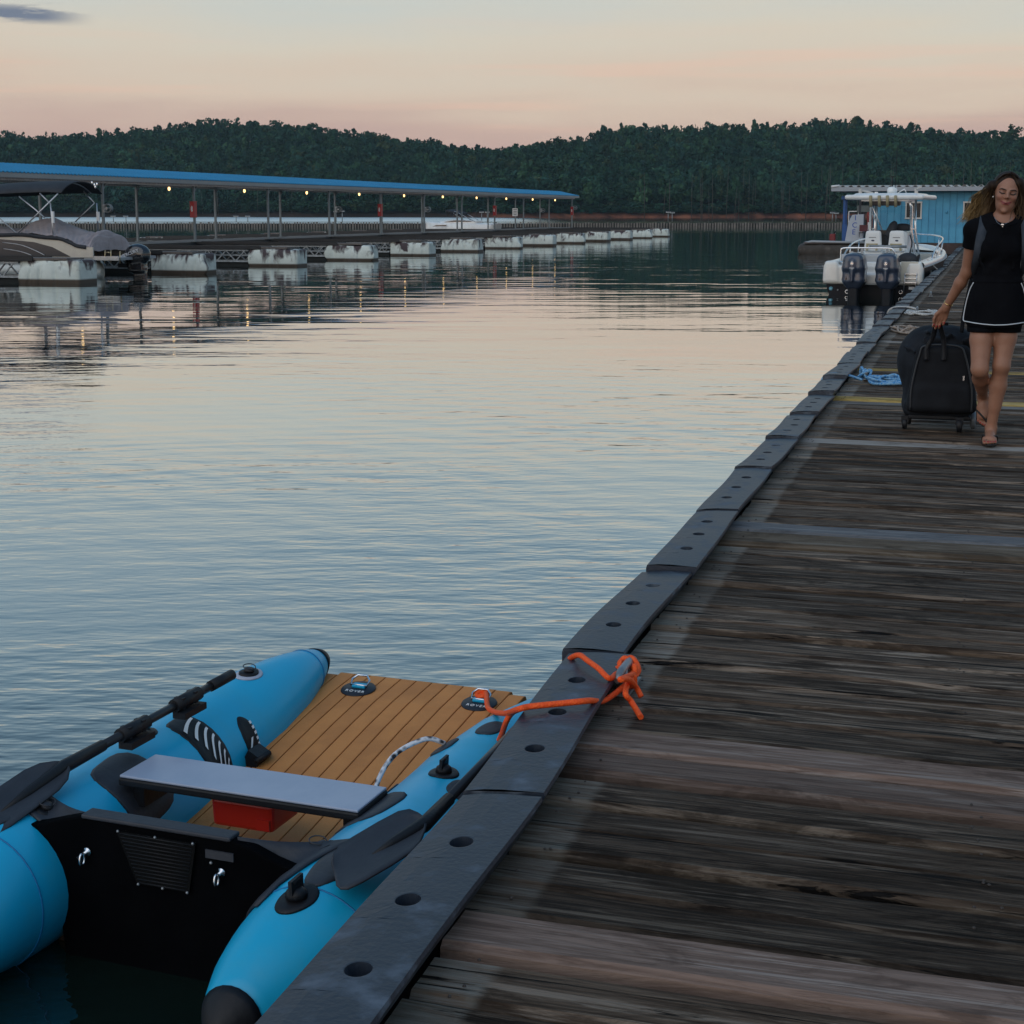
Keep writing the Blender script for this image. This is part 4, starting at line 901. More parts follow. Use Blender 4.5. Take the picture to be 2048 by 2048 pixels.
def raft():
    for side in (-1, 1):
        yy = np.concatenate([np.linspace(-.40,-.1,9), np.linspace(0,.9,10), np.linspace(1.0,1.605,13)])
        b = MB().loft([[tsf(side, y, 2*math.pi*k/32) for k in range(32)] for y in yy], cap=True)
        tb = b.build('side_tube', TUBE, RF)
        MB().loft([[tsf(side, y, 2*math.pi*k/24, .003) for k in range(24)] for y in (-.45,-.44,-.42,-.40,-.385)]).build('stern_cap', BLACK_RUB, tb)
        MB().loft([[tsf(side, y, 2*math.pi*k/24, .003) for k in range(24)] for y in (1.575,1.60,1.62,1.635,1.645)]).build('bow_cap', BLACK_RUB, tb)
        for ys in (-.12, 1.50):
            MB().tube([tsf(side, ys, 2*math.pi*k/40, .0006) for k in range(40)], .0022, 5, closed=True).build('weld_seam', mat('seam_blue', (.004,.16,.38), .5), tb)
        # wear strake low on the outside
        MB().loft([[tsf(side, y, a, .006) for a in np.linspace(R(96), R(124), 5)] for y in np.linspace(-.3, 1.2, 16)], closed=False, cap=False).build('rub_strake', GRAPH, tb)
    # deck: inflated floor with separate foam strips
    def zd(y): return .105+.185*sst(.05, 1.75, y)
    b = MB(); b.loft([[(-.385, y, zd(y)-.012), (.385, y, zd(y)-.012), (.392, y, zd(y)-.06), (.385, y, zd(y)-.11), (-.385, y, zd(y)-.11), (-.392, y, zd(y)-.06)] for y in np.linspace(.03, 1.655, 14)], smooth=False)
    b.build('floor_panel', mat('dark_floor', (.05,.032,.022), .8), RF, bevel=.02)
    w = .78/13
    for i in range(13):
        x0 = -.39+w*i+.0022; x1 = -.39+w*(i+1)-.0022; xc = (x0+x1)/2; ye = 1.668-.055*max(0, (abs(xc)-.27)/.12)**2.2; secs = []
        for j, y in enumerate(list(np.linspace(.035, ye-.03, 9))+[ye-.012, ye]):
            z = zd(y)+(0 if j < 9 else (-.006 if j == 9 else -.03)); secs.append([(x0,y,z-.014),(x0,y,z-.0015),(x0+.002,y,z),(x1-.002,y,z),(x1,y,z-.0015),(x1,y,z-.014)])
        MB().loft(secs, smooth=False).build('deck_strip', TEAK, RF)
    MB().loft([[(-.393, y, zd(y)-.035), (-.40, y, zd(y)-.07)] for y in (.1, 1.6)], closed=False, cap=False).build('floor_edge', TEAK, RF)
    # lacing loops between tube and floor
    for side in (-1, 1):
        b = MB()
        for k in range(22): y = .1+k*.034; b.box((side*.362, y, zd(y)+.012), (.03,.018,.03), (0, side*.6, 0))
        tag(b.build('lacing', BLACK_RUB, RF), kind='stuff')
    # patches welded onto the tubes
    def patch(side, yc, ac, hy, ha, name, m, pw=2.6, rot=0, off=.004, parent=RF, thick=.004):
        n = 28; rings = []
        for rr in (0.02, .35, .7, .93, 1.0):
            ring = []
            for k in range(n):
                t = 2*math.pi*k/n; c, s = math.cos(t), math.sin(t); q = (abs(c)**pw+abs(s)**pw)**(-1/pw); py, pa = c*q*rr, s*q*rr
                py, pa = py*math.cos(rot)-pa*math.sin(rot), py*math.sin(rot)+pa*math.cos(rot); ring.append(tsf(side, yc+py*hy, ac+pa*ha, off if rr < .95 else off-thick))
            rings.append(ring)
        return MB().loft(rings, cap=True).build(name, m, parent)
    def knob(side, y, a, sc=1):
        e = patch(side, y, a, .045*sc, R(13)*sc, 'fitting_base', BLACK_RUB, 2)
        c = Vector(tsf(side, y, a, .004)); nrm = Vector((side*math.sin(a), 0, math.cos(a))); q = nrm.to_track_quat('Z', 'Y').to_euler(); b = MB()
        b.lathe([(.024*sc,0),(.022*sc,.012*sc),(.012*sc,.02*sc)], c, 12, q)
        for s_ in (-1, 1): b.box(c+nrm*.026*sc+Vector((0,s_*.012*sc,0)), (.026*sc,.008*sc,.030*sc), q)
        b.tube([c+nrm*.034*sc+Vector((0,-.016*sc,0)), c+nrm*.034*sc+Vector((0,.016*sc,0))], .006*sc, 8); b.build('fitting', BLACK_RUB, e); return e
    def valve(side, y, a):
        e = patch(side, y, a, .052, R(15), 'valve_ring', mat('pale_valve_print', (.45,.47,.55), .5), 2); patch(side, y, a, .036, R(10.5), 'valve_cap', BLACK_RUB, 2, off=.010, parent=e, thick=.008)
        c = Vector(tsf(side, y, a, .012)); nrm = Vector((side*math.sin(a), 0, math.cos(a))); q = nrm.to_track_quat('Z','Y').to_euler(); MB().lathe([(.018,0),(.016,.008),(.006,.01)], c, 12, q).tube([c+Vector((.02*math.cos(t),.024*math.sin(t),0))+nrm*(.006+.012*math.sin(t/2)) for t in np.linspace(0,6.28,14)], .0018, 5).build('valve_plug', DARK_RUB, e)
    valve(-1, .06, R(-22)); valve(1, .10, R(-26)); valve(-1, 1.17, R(-6))
    knob(-1, .65, R(4)); knob(1, .66, R(2)); knob(1, -.16, R(-2), 1.15)
    for side in (-1, 1):
        e = patch(side, .40, R(-42), .115, R(36), 'seat_mount', GRAPH, 4, R(8))
    # printed panel with the curved white stripes
    lp = patch(-1, .77, R(-46), .062, R(44), 'logo_panel', BLACK_RUB, 4, 0)
    b = MB()
    for k in range(7):
        a0 = R(-16-8.5*k); pts = []
        for j in range(7):
            t = j/6; yy = .835-.022-.085*t*(1-.10*k)+.0; aa = a0-R(26)*t**1.6*(.35+.11*k)
            if yy < .722: break
            pts.append((yy, max(aa, R(-86))))
        if len(pts) > 1: b.loft([[tsf(-1, y_, a_-R(2.4)*(.5+.5*i/len(pts)), .0068), tsf(-1, y_, a_+R(2.2)*(.6+.4*i/len(pts)), .0068)] for i, (y_, a_) in enumerate(pts)], closed=False, cap=False)
    b.build('white_stripes', WHITE_PLAIN, lp)
    # oval patch with handle on the inner left tube
    ov = patch(-1, .955, R(-66), .036, R(24), 'handle_patch', BLACK_RUB, 2)
    b = MB()
    for k in range(5): b.loft([[tsf(-1, .985+.002*math.sin(k), R(-52-5.5*k), .0066), tsf(-1, .975, R(-52-5.5*k), .0066)], [tsf(-1, .985, R(-55-5.5*k), .0066), tsf(-1, .975, R(-55-5.5*k), .0066)]], closed=False, cap=False)
    b.loft([[tsf(-1, .962-.008*k, R(-66-3*k), .0066), tsf(-1, .950-.008*k, R(-66-3*k), .0066)] for k in range(4)], closed=False, cap=False); b.build('patch_print', WHITE_PLAIN, ov)
    c = Vector(tsf(-1, .93, R(-82), .02)); MB().box(c, (.05,.07,.05), (0,.5,0)).tube([c+Vector((.02,-.04,.0)), c+Vector((.045,0,.02)), c+Vector((.02,.04,0))], .010, 7).build('clip_block', BLACK_RUB, ov)
    # right tube grab handle: braided strap between two tabs
    for y, a, nm in ((.90,R(-30),'strap_tab'),(.62,R(-52),'strap_tab'),(1.02,R(-2),'strap_tab'),(.60,R(26),'strap_tab')): patch(1, y, a, .055, R(12), nm, GRAPH, 2.4)
    P = catmull([tsf(1,.63,R(-58),.006), tsf(1,.70,R(-62),.055), tsf(1,.79,R(-50),.075), tsf(1,.87,R(-36),.05), tsf(1,.91,R(-30),.006)], 8)
    MB().tube(P, .0075, 7).build('grab_handle', rope_mat('black_white_braid', (.02,.02,.025), (.75,.75,.78), 45), RF)
    # deck D-ring pads
    def dpad(x, y):
        z = zd(y)+.002; e = MB().lathe([(.062,0),(.060,.003),(.02,.004),(.0005,.004)], (0,0,0), 28).build('ring_pad', mat('black_pad', (.012,.014,.022), .5), RF); e.location = (x, y, z); e.rotation_euler = (R(7),0,0)
        MB().box((0,.012,.008), (.05,.028,.010)).build('ring_strap', TUBE, e, bevel=.003)
        MB().tube([(-.030,.006,.012),(.030,.006,.012),(.033,.025,.024),(.018,.042,.034),(-.018,.042,.034),(-.033,.025,.024)], .0042, 8, closed=True).build('d_ring', CHROME, e)
        text_mb('ROVER', .020, WHITE_PLAIN, e, Matrix.Translation((0,-.028,.0045)), 'lettering', .0008, 1.25); return e
    dpad(-.19, 1.50); dpad(.265, 1.50)
    # bench
    sx, sy, sz = .02, .405, .362
    st = MB().prism([(-.375,-.093),(.375,-.093),(.375,.093),(-.375,.093)], -.028, -.004, 'xy').build('bench', BLACK_RUB, RF, bevel=.006); st.location = (sx, sy, sz)
    MB().box((0,0,.0), (.744,.18,.008)).build('bench_top', mat('grey_blue_bench', (.33,.385,.50), .30, col2=(.38,.43,.54), nscale=5, bump=.08, bscale=60), st, bevel=.003)
    for x in (-.33,.33): MB().box((x,0,-.06), (.035,.12,.07)).build('bench_bracket', BLACK_RUB, st)
    # transom
    TRN = mat('black_transom', (.0018,.002,.0028), .75, col2=(.003,.0035,.0045), nscale=5, bump=.1, bscale=50, spec=.02)
    top = [(-.43,.335),(-.36,.35),(-.29,.372),(-.235,.388),(.215,.388),(.27,.374),(.33,.352),(.40,.335)]; poly = [(-.30,-.22)]+[(-.30,.0)]+[(-.31,.10)]+top+[(.31,.10),(.30,0.),(.30,-.22)]
    tr = MB().prism([(p[0]-.005, p[1]) for p in poly], -.02, .018).build('transom', TRN, RF, bevel=.006)
    MB().box((-.012,-.001,.391), (.44,.05,.012)).build('transom_trim', GRAPH, tr, bevel=.004)
    corners = [rp(222,1565,-.022), rp(372,1590,-.022), rp(360,1682,-.022), rp(262,1665,-.022)]
    MB().prism([(p.x, p.z) for p in corners], -.030, -.021).build('ribbed_plate', mat('ribbed_black', (.0025,.003,.0035), .55, spec=.1), tr)
    b = MB()
    for k in range(14):
        t = (k+.5)/14; l = corners[0].lerp(corners[3], t); r_ = corners[1].lerp(corners[2], t); b.tube([(l.x+.008, -.031, l.z), (r_.x-.008, -.031, r_.z)], .0016, 4)
    tag(b.build('plate_ribs', BLACK_RUB, tr), kind='stuff')
    b = MB()
    for k, (p, q, t) in enumerate([(0,1,.03),(0,1,.5),(0,1,.97),(3,2,.03),(3,2,.5),(3,2,.97)]): c = corners[p].lerp(corners[q], t); b.lathe([(.0045,0),(.003,.003),(.0003,.0035)], (c.x, -.031, c.z), 8, (R(90),0,0))
    c = rp(398,1628,-.022); b.lathe([(.005,0),(.003,.003),(.0003,.0035)], (c.x,-.022,c.z), 8, (R(90),0,0)); b.build('screws', GALV, tr)
    for px, py in ((165,1607),(418,1646)):
        c = rp(px, py, -.022); b = MB().lathe([(.013,0),(.012,.004),(.005,.006),(.004,.016)], (c.x,-.022,c.z), 12, (R(90),0,0)); b.tube([(c.x-.004, -.040+.010*math.sin(t), c.z-.014+.016*math.cos(t)) for t in np.linspace(0,6.283,17)[:-1]], .0034, 7, closed=True); b.build('ring_bolt', CHROME, tr)
    MB().box((.175,-.022,.345), (.08,.004,.022)).build('maker_label', GRAPH, tr)
    # fabric gussets from transom to tubes
    for side in (-1, 1):
        secs = []
        for s_ in np.linspace(0, 1, 10):
            lo = 1 if side > 0 else .42; A0 = Vector((side*(.218+.10*(s_*lo)**1.5), -.022+.016*(1-s_), .393-.30*s_*lo)); yb = .14-.31*s_*lo; Bp = Vector(tsf(side, yb, R(-2-34*s_*lo), .008)); row = []
            for t in np.linspace(0, 1, 10):
                q = A0.lerp(Bp, t); q.z -= .012*math.sin(math.pi*t)*(1-s_)**.5; q.x += side*.0
                cx, cz = tc_(side, q.y); dx, dz = q.x-cx, q.z-cz; rr = math.hypot(dx, dz); mn = tr_(q.y)+.008
                if rr < mn: q.x, q.z = cx+dx/rr*mn, cz+dz/rr*mn
                row.append(q)
            secs.append(row)
        o = MB().loft(secs, closed=False, cap=False).build('gusset_flap', GRAPH, RF); md = o.modifiers.new('solid', 'SOLIDIFY'); md.thickness = .006
        patch(side, .0, R(0), .12, R(14), 'gusset_tab', GRAPH, 2.2)
raft()
def red_tray():
    e = empty('red_box', rw(-.005, .47, .225), -A_R, 'red plastic box under the bench of the blue raft', 'box'); b = MB().box((0,0,.042), (.19,.16,.085), taper=1.04); m = mat('red_plastic', (.55,.022,.012), .4); b.build('body', m, e, bevel=.012)
    MB().box((0,0,.090), (.20,.17,.012)).build('lid', m, e, bevel=.004); MB().box((.07,-.083,.025), (.04,.012,.03)).build('foot', m, e)
red_tray()
def oar(name_label, a, b, tip, wdir, bl, bw, nrm, grip=True):
    a, b, tip = Vector(a), Vector(b), Vector(tip); e = empty('oar', a, 0, name_label, 'oar'); a0 = a.copy(); d = (b-a).normalized()
    P = lambda p: Vector(p)-a0
    MB().tube([P(a), P(b)], .0135, 12).build('shaft', mat('black_aluminium', (.02,.021,.025), .35, .2), e)
    if grip: MB().tube([P(a)-d*.002, P(a+d*.11)], .0175, 12).build('grip', BLACK_RUB, e)
    MB().tube([P(b-d*.16), P(b), P(b+(tip-b)*.35), P(b+(tip-b)*.60)], [.017,.020,.014,.003], 10).build('blade_neck', BLACK_RUB, e)
    w = Vector(wdir).normalized(); n = (tip-b).normalized().cross(w).normalized(); L_ = (tip-b).length; secs = []
    prof = [(-.02,.10),(.02,.42),(.10,.78),(.22,.96),(.45,1.0),(.75,.98),(.9,.92),(.97,.75),(1,.5)]
    for t, k in prof:
        c = b+(tip-b)*t
        secs.append([P(c+w*(s_*k*bw)+n*(-.010*(1-s_*s_)*0+.012*s_*s_)) for s_ in np.linspace(-1, 1, 9)])
    o = MB().loft(secs, closed=False, cap=False).build('blade', GRAPH, e); md = o.modifiers.new('solid', 'SOLIDIFY'); md.thickness = .006; md.offset = 0
    return e
# left oar clipped along the top of the left tube
la, lb_ = rl(unz(437,1273,.47)), rl(unz(120,1447,.415)); lt = lb_+(lb_-la).normalized()*.40+Vector((0,0,-.05))
oar('black oar lying along the outer left tube of the raft', rw(*la), rw(*lb_), rw(*lt), Vector((RX[0],RX[1],0))*1+Vector((0,0,-.35)), .4, .062, None)
def oarlock(p, q):
    c = p.lerp(la.lerp(lb_, .5), 0); b = MB(); d = (lb_-la).normalized()
    for s_ in (-.03,.03): b.box(c+d*s_, (.034,.014,.036), (0,0,math.atan2(d.y,d.x)-R(90)))
    b.tube([c-d*.06+Vector((0,0,.0)), c+d*.06], .0215, 10); b.box(c+Vector((.012,0,-.032)), (.045,.12,.02)); b.build('oar_clip', BLACK_RUB, RF)
oarlock(la.lerp(lb_, .30), 0); oarlock(la.lerp(lb_, .62), 0)
ra, rb_ = rl(unz(905,1450,.455)), rl(unz(820,1540,.440)); dn = (rb_-ra).normalized(); rb2 = rl(unz(800,1556,.437)); rt = rl(unz(640,1650,.385))
oar('black oar with its broad blade on the right tube against the dock', rw(*(ra-dn*.5)), rw(*rb2), rw(*(rb2+(rt-rb2)*1.05)), rw(*rl(unz(720,1690,.37)))-rw(*rl(unz(690,1575,.41))), .4, .098, None)

# ------------------------------------------------------------------ ropes
def mk_rope(name, paths, r, m, label, cat='rope', n=8):
    b = MB()
    for p in paths: b.tube(catmull(p, 7), r, n)
    return tag(b.build(name, m), label, cat)
def cz(v, u, z): return Vector(dk(v, u, z))
dR = rw(.265, 1.530, .302)
oz = .5+BH+.018
knot = []
for i in range(28):
    t = i*.74; knot.append(cz(CLV+.030*math.cos(t)+.006*math.sin(i*1.7), CLU+.036*math.sin(t*.93)+.03*math.sin(i*.45), .535+.020*math.sin(t*.5+.6)+.014*(i % 3)))
pA = [dR+Vector((-.01,.0,-.004)), dR+Vector((.012,-.01,.008)), unz(922,1337,.335), unz(950,1346,.45), unz(975,1339,oz-.005), unz(1000,1333,oz+.010), unz(1060,1327,oz+.017), unz(1110,1322,oz+.016), unz(1145,1319,.535)]+[knot[0]]+knot[1:16]
pB = [knot[14], unz(1150,1280,.575), unz(1130,1262,.590), unz(1108,1246,oz+.026), unz(1096,1237,oz+.026), unz(1086,1237,oz+.016), unz(1074,1244,oz-.02), unz(1066,1254,oz-.09)]
pC = [knot[15], knot[18], unz(1180,1305,.555), unz(1190,1322,.53), unz(1200,1338,.515), unz(1209,1353,.508)]
pD = [knot[16], unz(1170,1282,.60), unz(1186,1282,.585), unz(1200,1296,.54), unz(1210,1315,.512)]
pE = [unz(985,1336,oz+.004), unz(966,1345,.50), unz(955,1362,.46), unz(947,1385,.40), unz(938,1405,.34)]
loop = [dR+Vector((.018*math.cos(t), .014*math.sin(t), .004+.007*math.sin(t+.6))) for t in np.linspace(0, 6.0, 9)]
mk_rope('mooring_rope', [pA, pB, pC, pD, pE, loop, knot], .0088, ORANGE, 'orange rope tying the raft to the dock cleat')
BLUER = rope_mat('blue_rope', (.02,.20,.50), (.22,.42,.60), 60); WHITER = rope_mat('white_rope', (.62,.62,.60), (.42,.41,.39), 60); TANR = rope_mat('tan_rope', (.40,.33,.27), (.28,.22,.18), 60)
def pile(v, u, rv, ru, n, seed, h=.10):
    r = random.Random(seed); P = []; t = 0
    for i in range(n): t += r.uniform(.7, 1.5); q = r.uniform(.35, 1); P.append(cz(v+rv*q*math.cos(t)+r.uniform(-.05,.05)*rv, u+ru*q*math.sin(t), .515+h*r.random()**1.6*(1-.5*q)))
    return P
mk_rope('blue_rope', [pile(-.72,13.25,.20,.22,22,3,.07), pile(-.95,13.55,.07,.12,14,4,.13), [cz(-.95,13.3,.52), cz(-1.1,13.3,.56), cz(-1.27,13.3,.54), cz(-1.32,13.3,.35)]], .012, BLUER, 'tangled blue rope heaped on the dock edge left of the wheeled bag')
mk_rope('white_rope', [pile(-.84,22.6,.26,.5,22,8,.05), [cz(-.9,22.9,.55), cz(-1.05,23.0,.57), cz(-1.3,23.1,.52), cz(-1.35,23.2,.2)]], .016, WHITER, 'loose white rope coiled on the dock near the white boat')
mk_rope('tan_rope', [pile(-.86,19.1,.24,.35,24,9,.08)], .013, TANR, 'frayed tan and white rope heaped between the blue and white ropes')

# ------------------------------------------------------------------ blue boathouse and fuel dock at the far end
BX = dk(0, 74.32, 0)
BH_ = empty('boathouse', BX, -A_D, 'light blue panelled boathouse with a grey metal roof at the end of the dock', 'building')
BPAINT = mat('pale_blue_paint', (.085,.36,.56), .6, col2=(.065,.29,.48), nscale=1.6, rand=1)
def boathouse():
    me = MB().box((0,0,1.72), (.298,.05,2.36)).box((-.135,-.03,1.72), (.022,.014,2.36)).mesh('wall_panel'); x = -5.05
    i = 0
    while x < 6.2:
        o = link('wall_panel', me, BPAINT, BH_); o.location = (x+.155, random.uniform(-.004,.004), 0); x += .31; i += 1
    MB().box((.58,.04,1.72), (11.3,.02,2.34)).box((-5.08,2.6,1.72), (.05,5.2,2.36)).build('wall_core', mat('groove_blue', (.03,.13,.25), .8), BH_)
    MB().box((.5,2.6,.27), (11.6,5.6,.50)).build('base_float', mat('brown_base', (.075,.045,.04), .8, col2=(.03,.02,.018), nscale=2), BH_)
    # roof: low sheet with standing ribs
    b = MB(); secs = []
    for k, x in enumerate(np.arange(-6.95, 6.7, .0905)):
        d = (.0, .07, .075, .0)[k % 4]; secs.append([(x,-.62,3.10+d), (x,5.6,3.20+d)])
    o = b.loft(secs, closed=False, cap=False, smooth=False).build('roof_sheet', mat('pale_roof_metal', (.52,.50,.48), .45, col2=(.40,.39,.38), nscale=.8), BH_); md = o.modifiers.new('solid','SOLIDIFY'); md.thickness = .02
    MB().box((-.15,-.63,3.0), (13.65,.05,.19)).box((-6.96,2.5,3.05), (.05,6.2,.2)).build('fascia', mat('grey_gutter', (.33,.36,.40), .5), BH_)
    MB().box((-.15,2.4,2.93), (13.5,6,.03)).build('soffit', mat('dark_soffit', (.16,.15,.15), .8), BH_)
    MB().tube([(-6.98,-.66,3.12),(-6.6,-.66,3.16)], .05, 6).build('floodlight', WHITE_PLAIN, BH_)
    FR = mat('window_frame_white', (.62,.60,.58), .5); GL = mat('dim_glass', (.02,.022,.026), .25, spec=.25); CU = mat('dim_blind', (.07,.065,.062), .7)
    for x0, x1, n in ((-3.62,-2.88,1), (-1.05,.10,2), (2.6,3.8,2)):
        w = empty('window', ((x0+x1)/2, -.05, 2.03)); w.parent = BH_; hw = (x1-x0)/2; b = MB()
        for sx in (-1, 1): b.box((sx*(hw-.03),0,0), (.06,.05,.74))
        for sz in (-1, 1): b.box((0,-.004,sz*.365), (2*hw+.02,.06,.07))
        if n == 2: b.box((0,-.002,0), (.05,.05,.7))
        b.build('frame', FR, w)
        for k in range(n):
            cx = (k-.5)*hw if n == 2 else 0; MB().box((cx,.012,0), (2*hw/n-.08,.008,.66)).build('pane', GL, w)
        MB().box((0,.03,.0), (2*hw-.1,.01,.64)).build('blind', CU, w)
    MB().tube([(-1.77,-.06,1.98),(-1.77,-.06,1.9)], .05, 8).box((-1.77,-.04,2.0), (.09,.05,.06)).build('outlet_box', BPAINT, BH_)
    MB().tube(catmull([(-.32,-.05,2.62),(-.32,-.16,2.72),(-.24,-.18,2.62)], 5), .03, 7).build('vent_hook', WHITE_PLAIN, BH_)
    MB().box((-5.35,-.1,2.86), (.3,.12,.12)).build('blue_corner', BPAINT, BH_)
boathouse()
def fuel_dock():
    e = empty('fuel_dock', dk(-6.6, 74.0, 0), -A_D, 'low brown fuel dock platform with a round dark float left of the boathouse', 'dock')
    m = mat('fuel_dock_boards', (.13,.10,.095), .85, col2=(.08,.06,.055), nscale=3)
    for k in range(14):
        MB().box((.2,-.3+k*.29,.52), (3.5,.28,.06)).build('plank', m, e)
    s = SDF((-2.1,-1.0,-.35), (2.3,4.2,.62), .05); s.rbox((.1,1.6,.12), (1.75,2.1,.34), .25, 0)
    r = np.random.default_rng(4)
    for k in range(9): s.ell((-1.6+k*.42,-.38,r.uniform(.05,.2)), (.24,.16,.26), .08)
    s.ell((-1.62,.4,.2), (.3,.8,.3), .1); s.build('float', mat('algae_float', (.05,.042,.036), .8, col2=(.12,.10,.085), nscale=3, nlo=.55, nhi=.75), e)
    MB().tube([(-1.55,-.35,.50),(-1.2,-.42,.58),(1.9,-.42,.53)], .06, 7).build('edge_pipe', mat('pale_edge', (.33,.36,.39), .5), e)
    # blue canopy frame that shelters the pump
    c = empty('pump_canopy', dk(-6.1, 74.3, .55), -A_D, 'blue steel pump canopy frame under the left end of the boathouse roof', 'canopy'); BL = mat('deep_blue_steel', (.008,.075,.26), .5)
    for x in (-.3, .42):
        for y in (0, 1.0): MB().box((x,y,1.0), (.11,.11,2.0)).build('post', BL if x < 0 else mat('dark_post', (.02,.025,.035), .6), c)
    MB().box((.06,.5,2.06), (1.0,1.3,.16)).build('header', BL, c); MB().box((-.26,-.02,.42), (.22,.14,.8)).build('blue_panel', BL, c)
    p = empty('fuel_pump', dk(-5.98, 74.6, .55), -A_D, 'white framed fuel pump standing behind the ICE sign', 'fuel pump'); b = MB()
    b.box((0,0,.62), (.42,.34,1.24)); b.build('cabinet', mat('pump_blue', (.03,.06,.12), .5), p, bevel=.02)
    b = MB()
    for x in (-.22,.22): b.box((x,-.18,.75), (.04,.03,1.4))
    b.box((0,-.18,1.43), (.48,.03,.04)); b.box((0,-.18,.9), (.48,.03,.03)); b.build('frame', WHITE_PLAIN, p); MB().box((-.06,-.2,1.05), (.16,.02,.13)).build('display', mat('pale_display', (.7,.75,.78), .3), p)
    # ice merchandiser with its slanted front
    q = empty('ice_chest', dk(-5.85, 73.6, .55), -A_D, 'slant sided pale ice chest with blue ICE letters', 'ice chest')
    MB().prism([(-.42,.02),(.40,.02),(.40,1.30),(-.12,1.27),(-.30,.9)], 0, .8, 'xz').build('body', mat('pale_ice_chest', (.42,.46,.52), .45, col2=(.36,.40,.46), nscale=2), q, bevel=.01)
    for ch, z, x in (('I', 1.12, .03), ('C', .79, .0), ('E', .47, -.03)): text_mb(ch, .34, mat('ice_blue_print', (.006,.06,.36), .5), q, Matrix.Translation((x,-.006,z)) @ Matrix.Rotation(R(90),4,'X'), 'letter', .004)
    MB().box((.33,-.02,.6), (.03,.03,.4)).build('latch', ALU, q)
    g = empty('red_can', dk(-6.9, 74.2, .55), -A_D, 'small dark red fuel can on the fuel dock', 'fuel can'); MB().box((0,0,.2), (.28,.2,.38)).build('body', mat('dark_red', (.16,.012,.015), .5), g, bevel=.04); MB().tube([(.05,0,.38),(.14,0,.5)], .03, 7).build('spout', BLACK_RUB, g)
    t = empty('folding_chair', dk(-5.42, 73.2, .55), -A_D, 'small dark folding chair beside the ICE chest', 'chair'); b = MB()
    for x in (-.17,.17): b.bar((x,-.15,0),(x,.15,.45),.025); b.bar((x,.15,0),(x,-.15,.45),.025)
    b.build('legs', ALU, t); MB().box((0,0,.45), (.38,.34,.04)).build('seat', BLKCAN, t); MB().box((0,.17,.66), (.38,.04,.3)).build('backrest', mat('maroon_cloth', (.10,.03,.035), .8), t)
    z = empty('dispenser', dk(-5.2, 74.1, .55), -A_D, 'narrow red and white dispenser under the boathouse eave', 'dispenser'); MB().box((0,0,.7), (.26,.3,1.4)).build('body', mat('dull_red', (.22,.03,.03), .5), z, bevel=.02); MB().box((0,-.155,.75), (.16,.01,.35)).build('panel', WHITE_PLAIN, z); MB().box((-.35,.2,1.55), (.55,.1,.3)).build('rack', mat('wire_rack', (.10,.12,.12), .6), z)
fuel_dock()

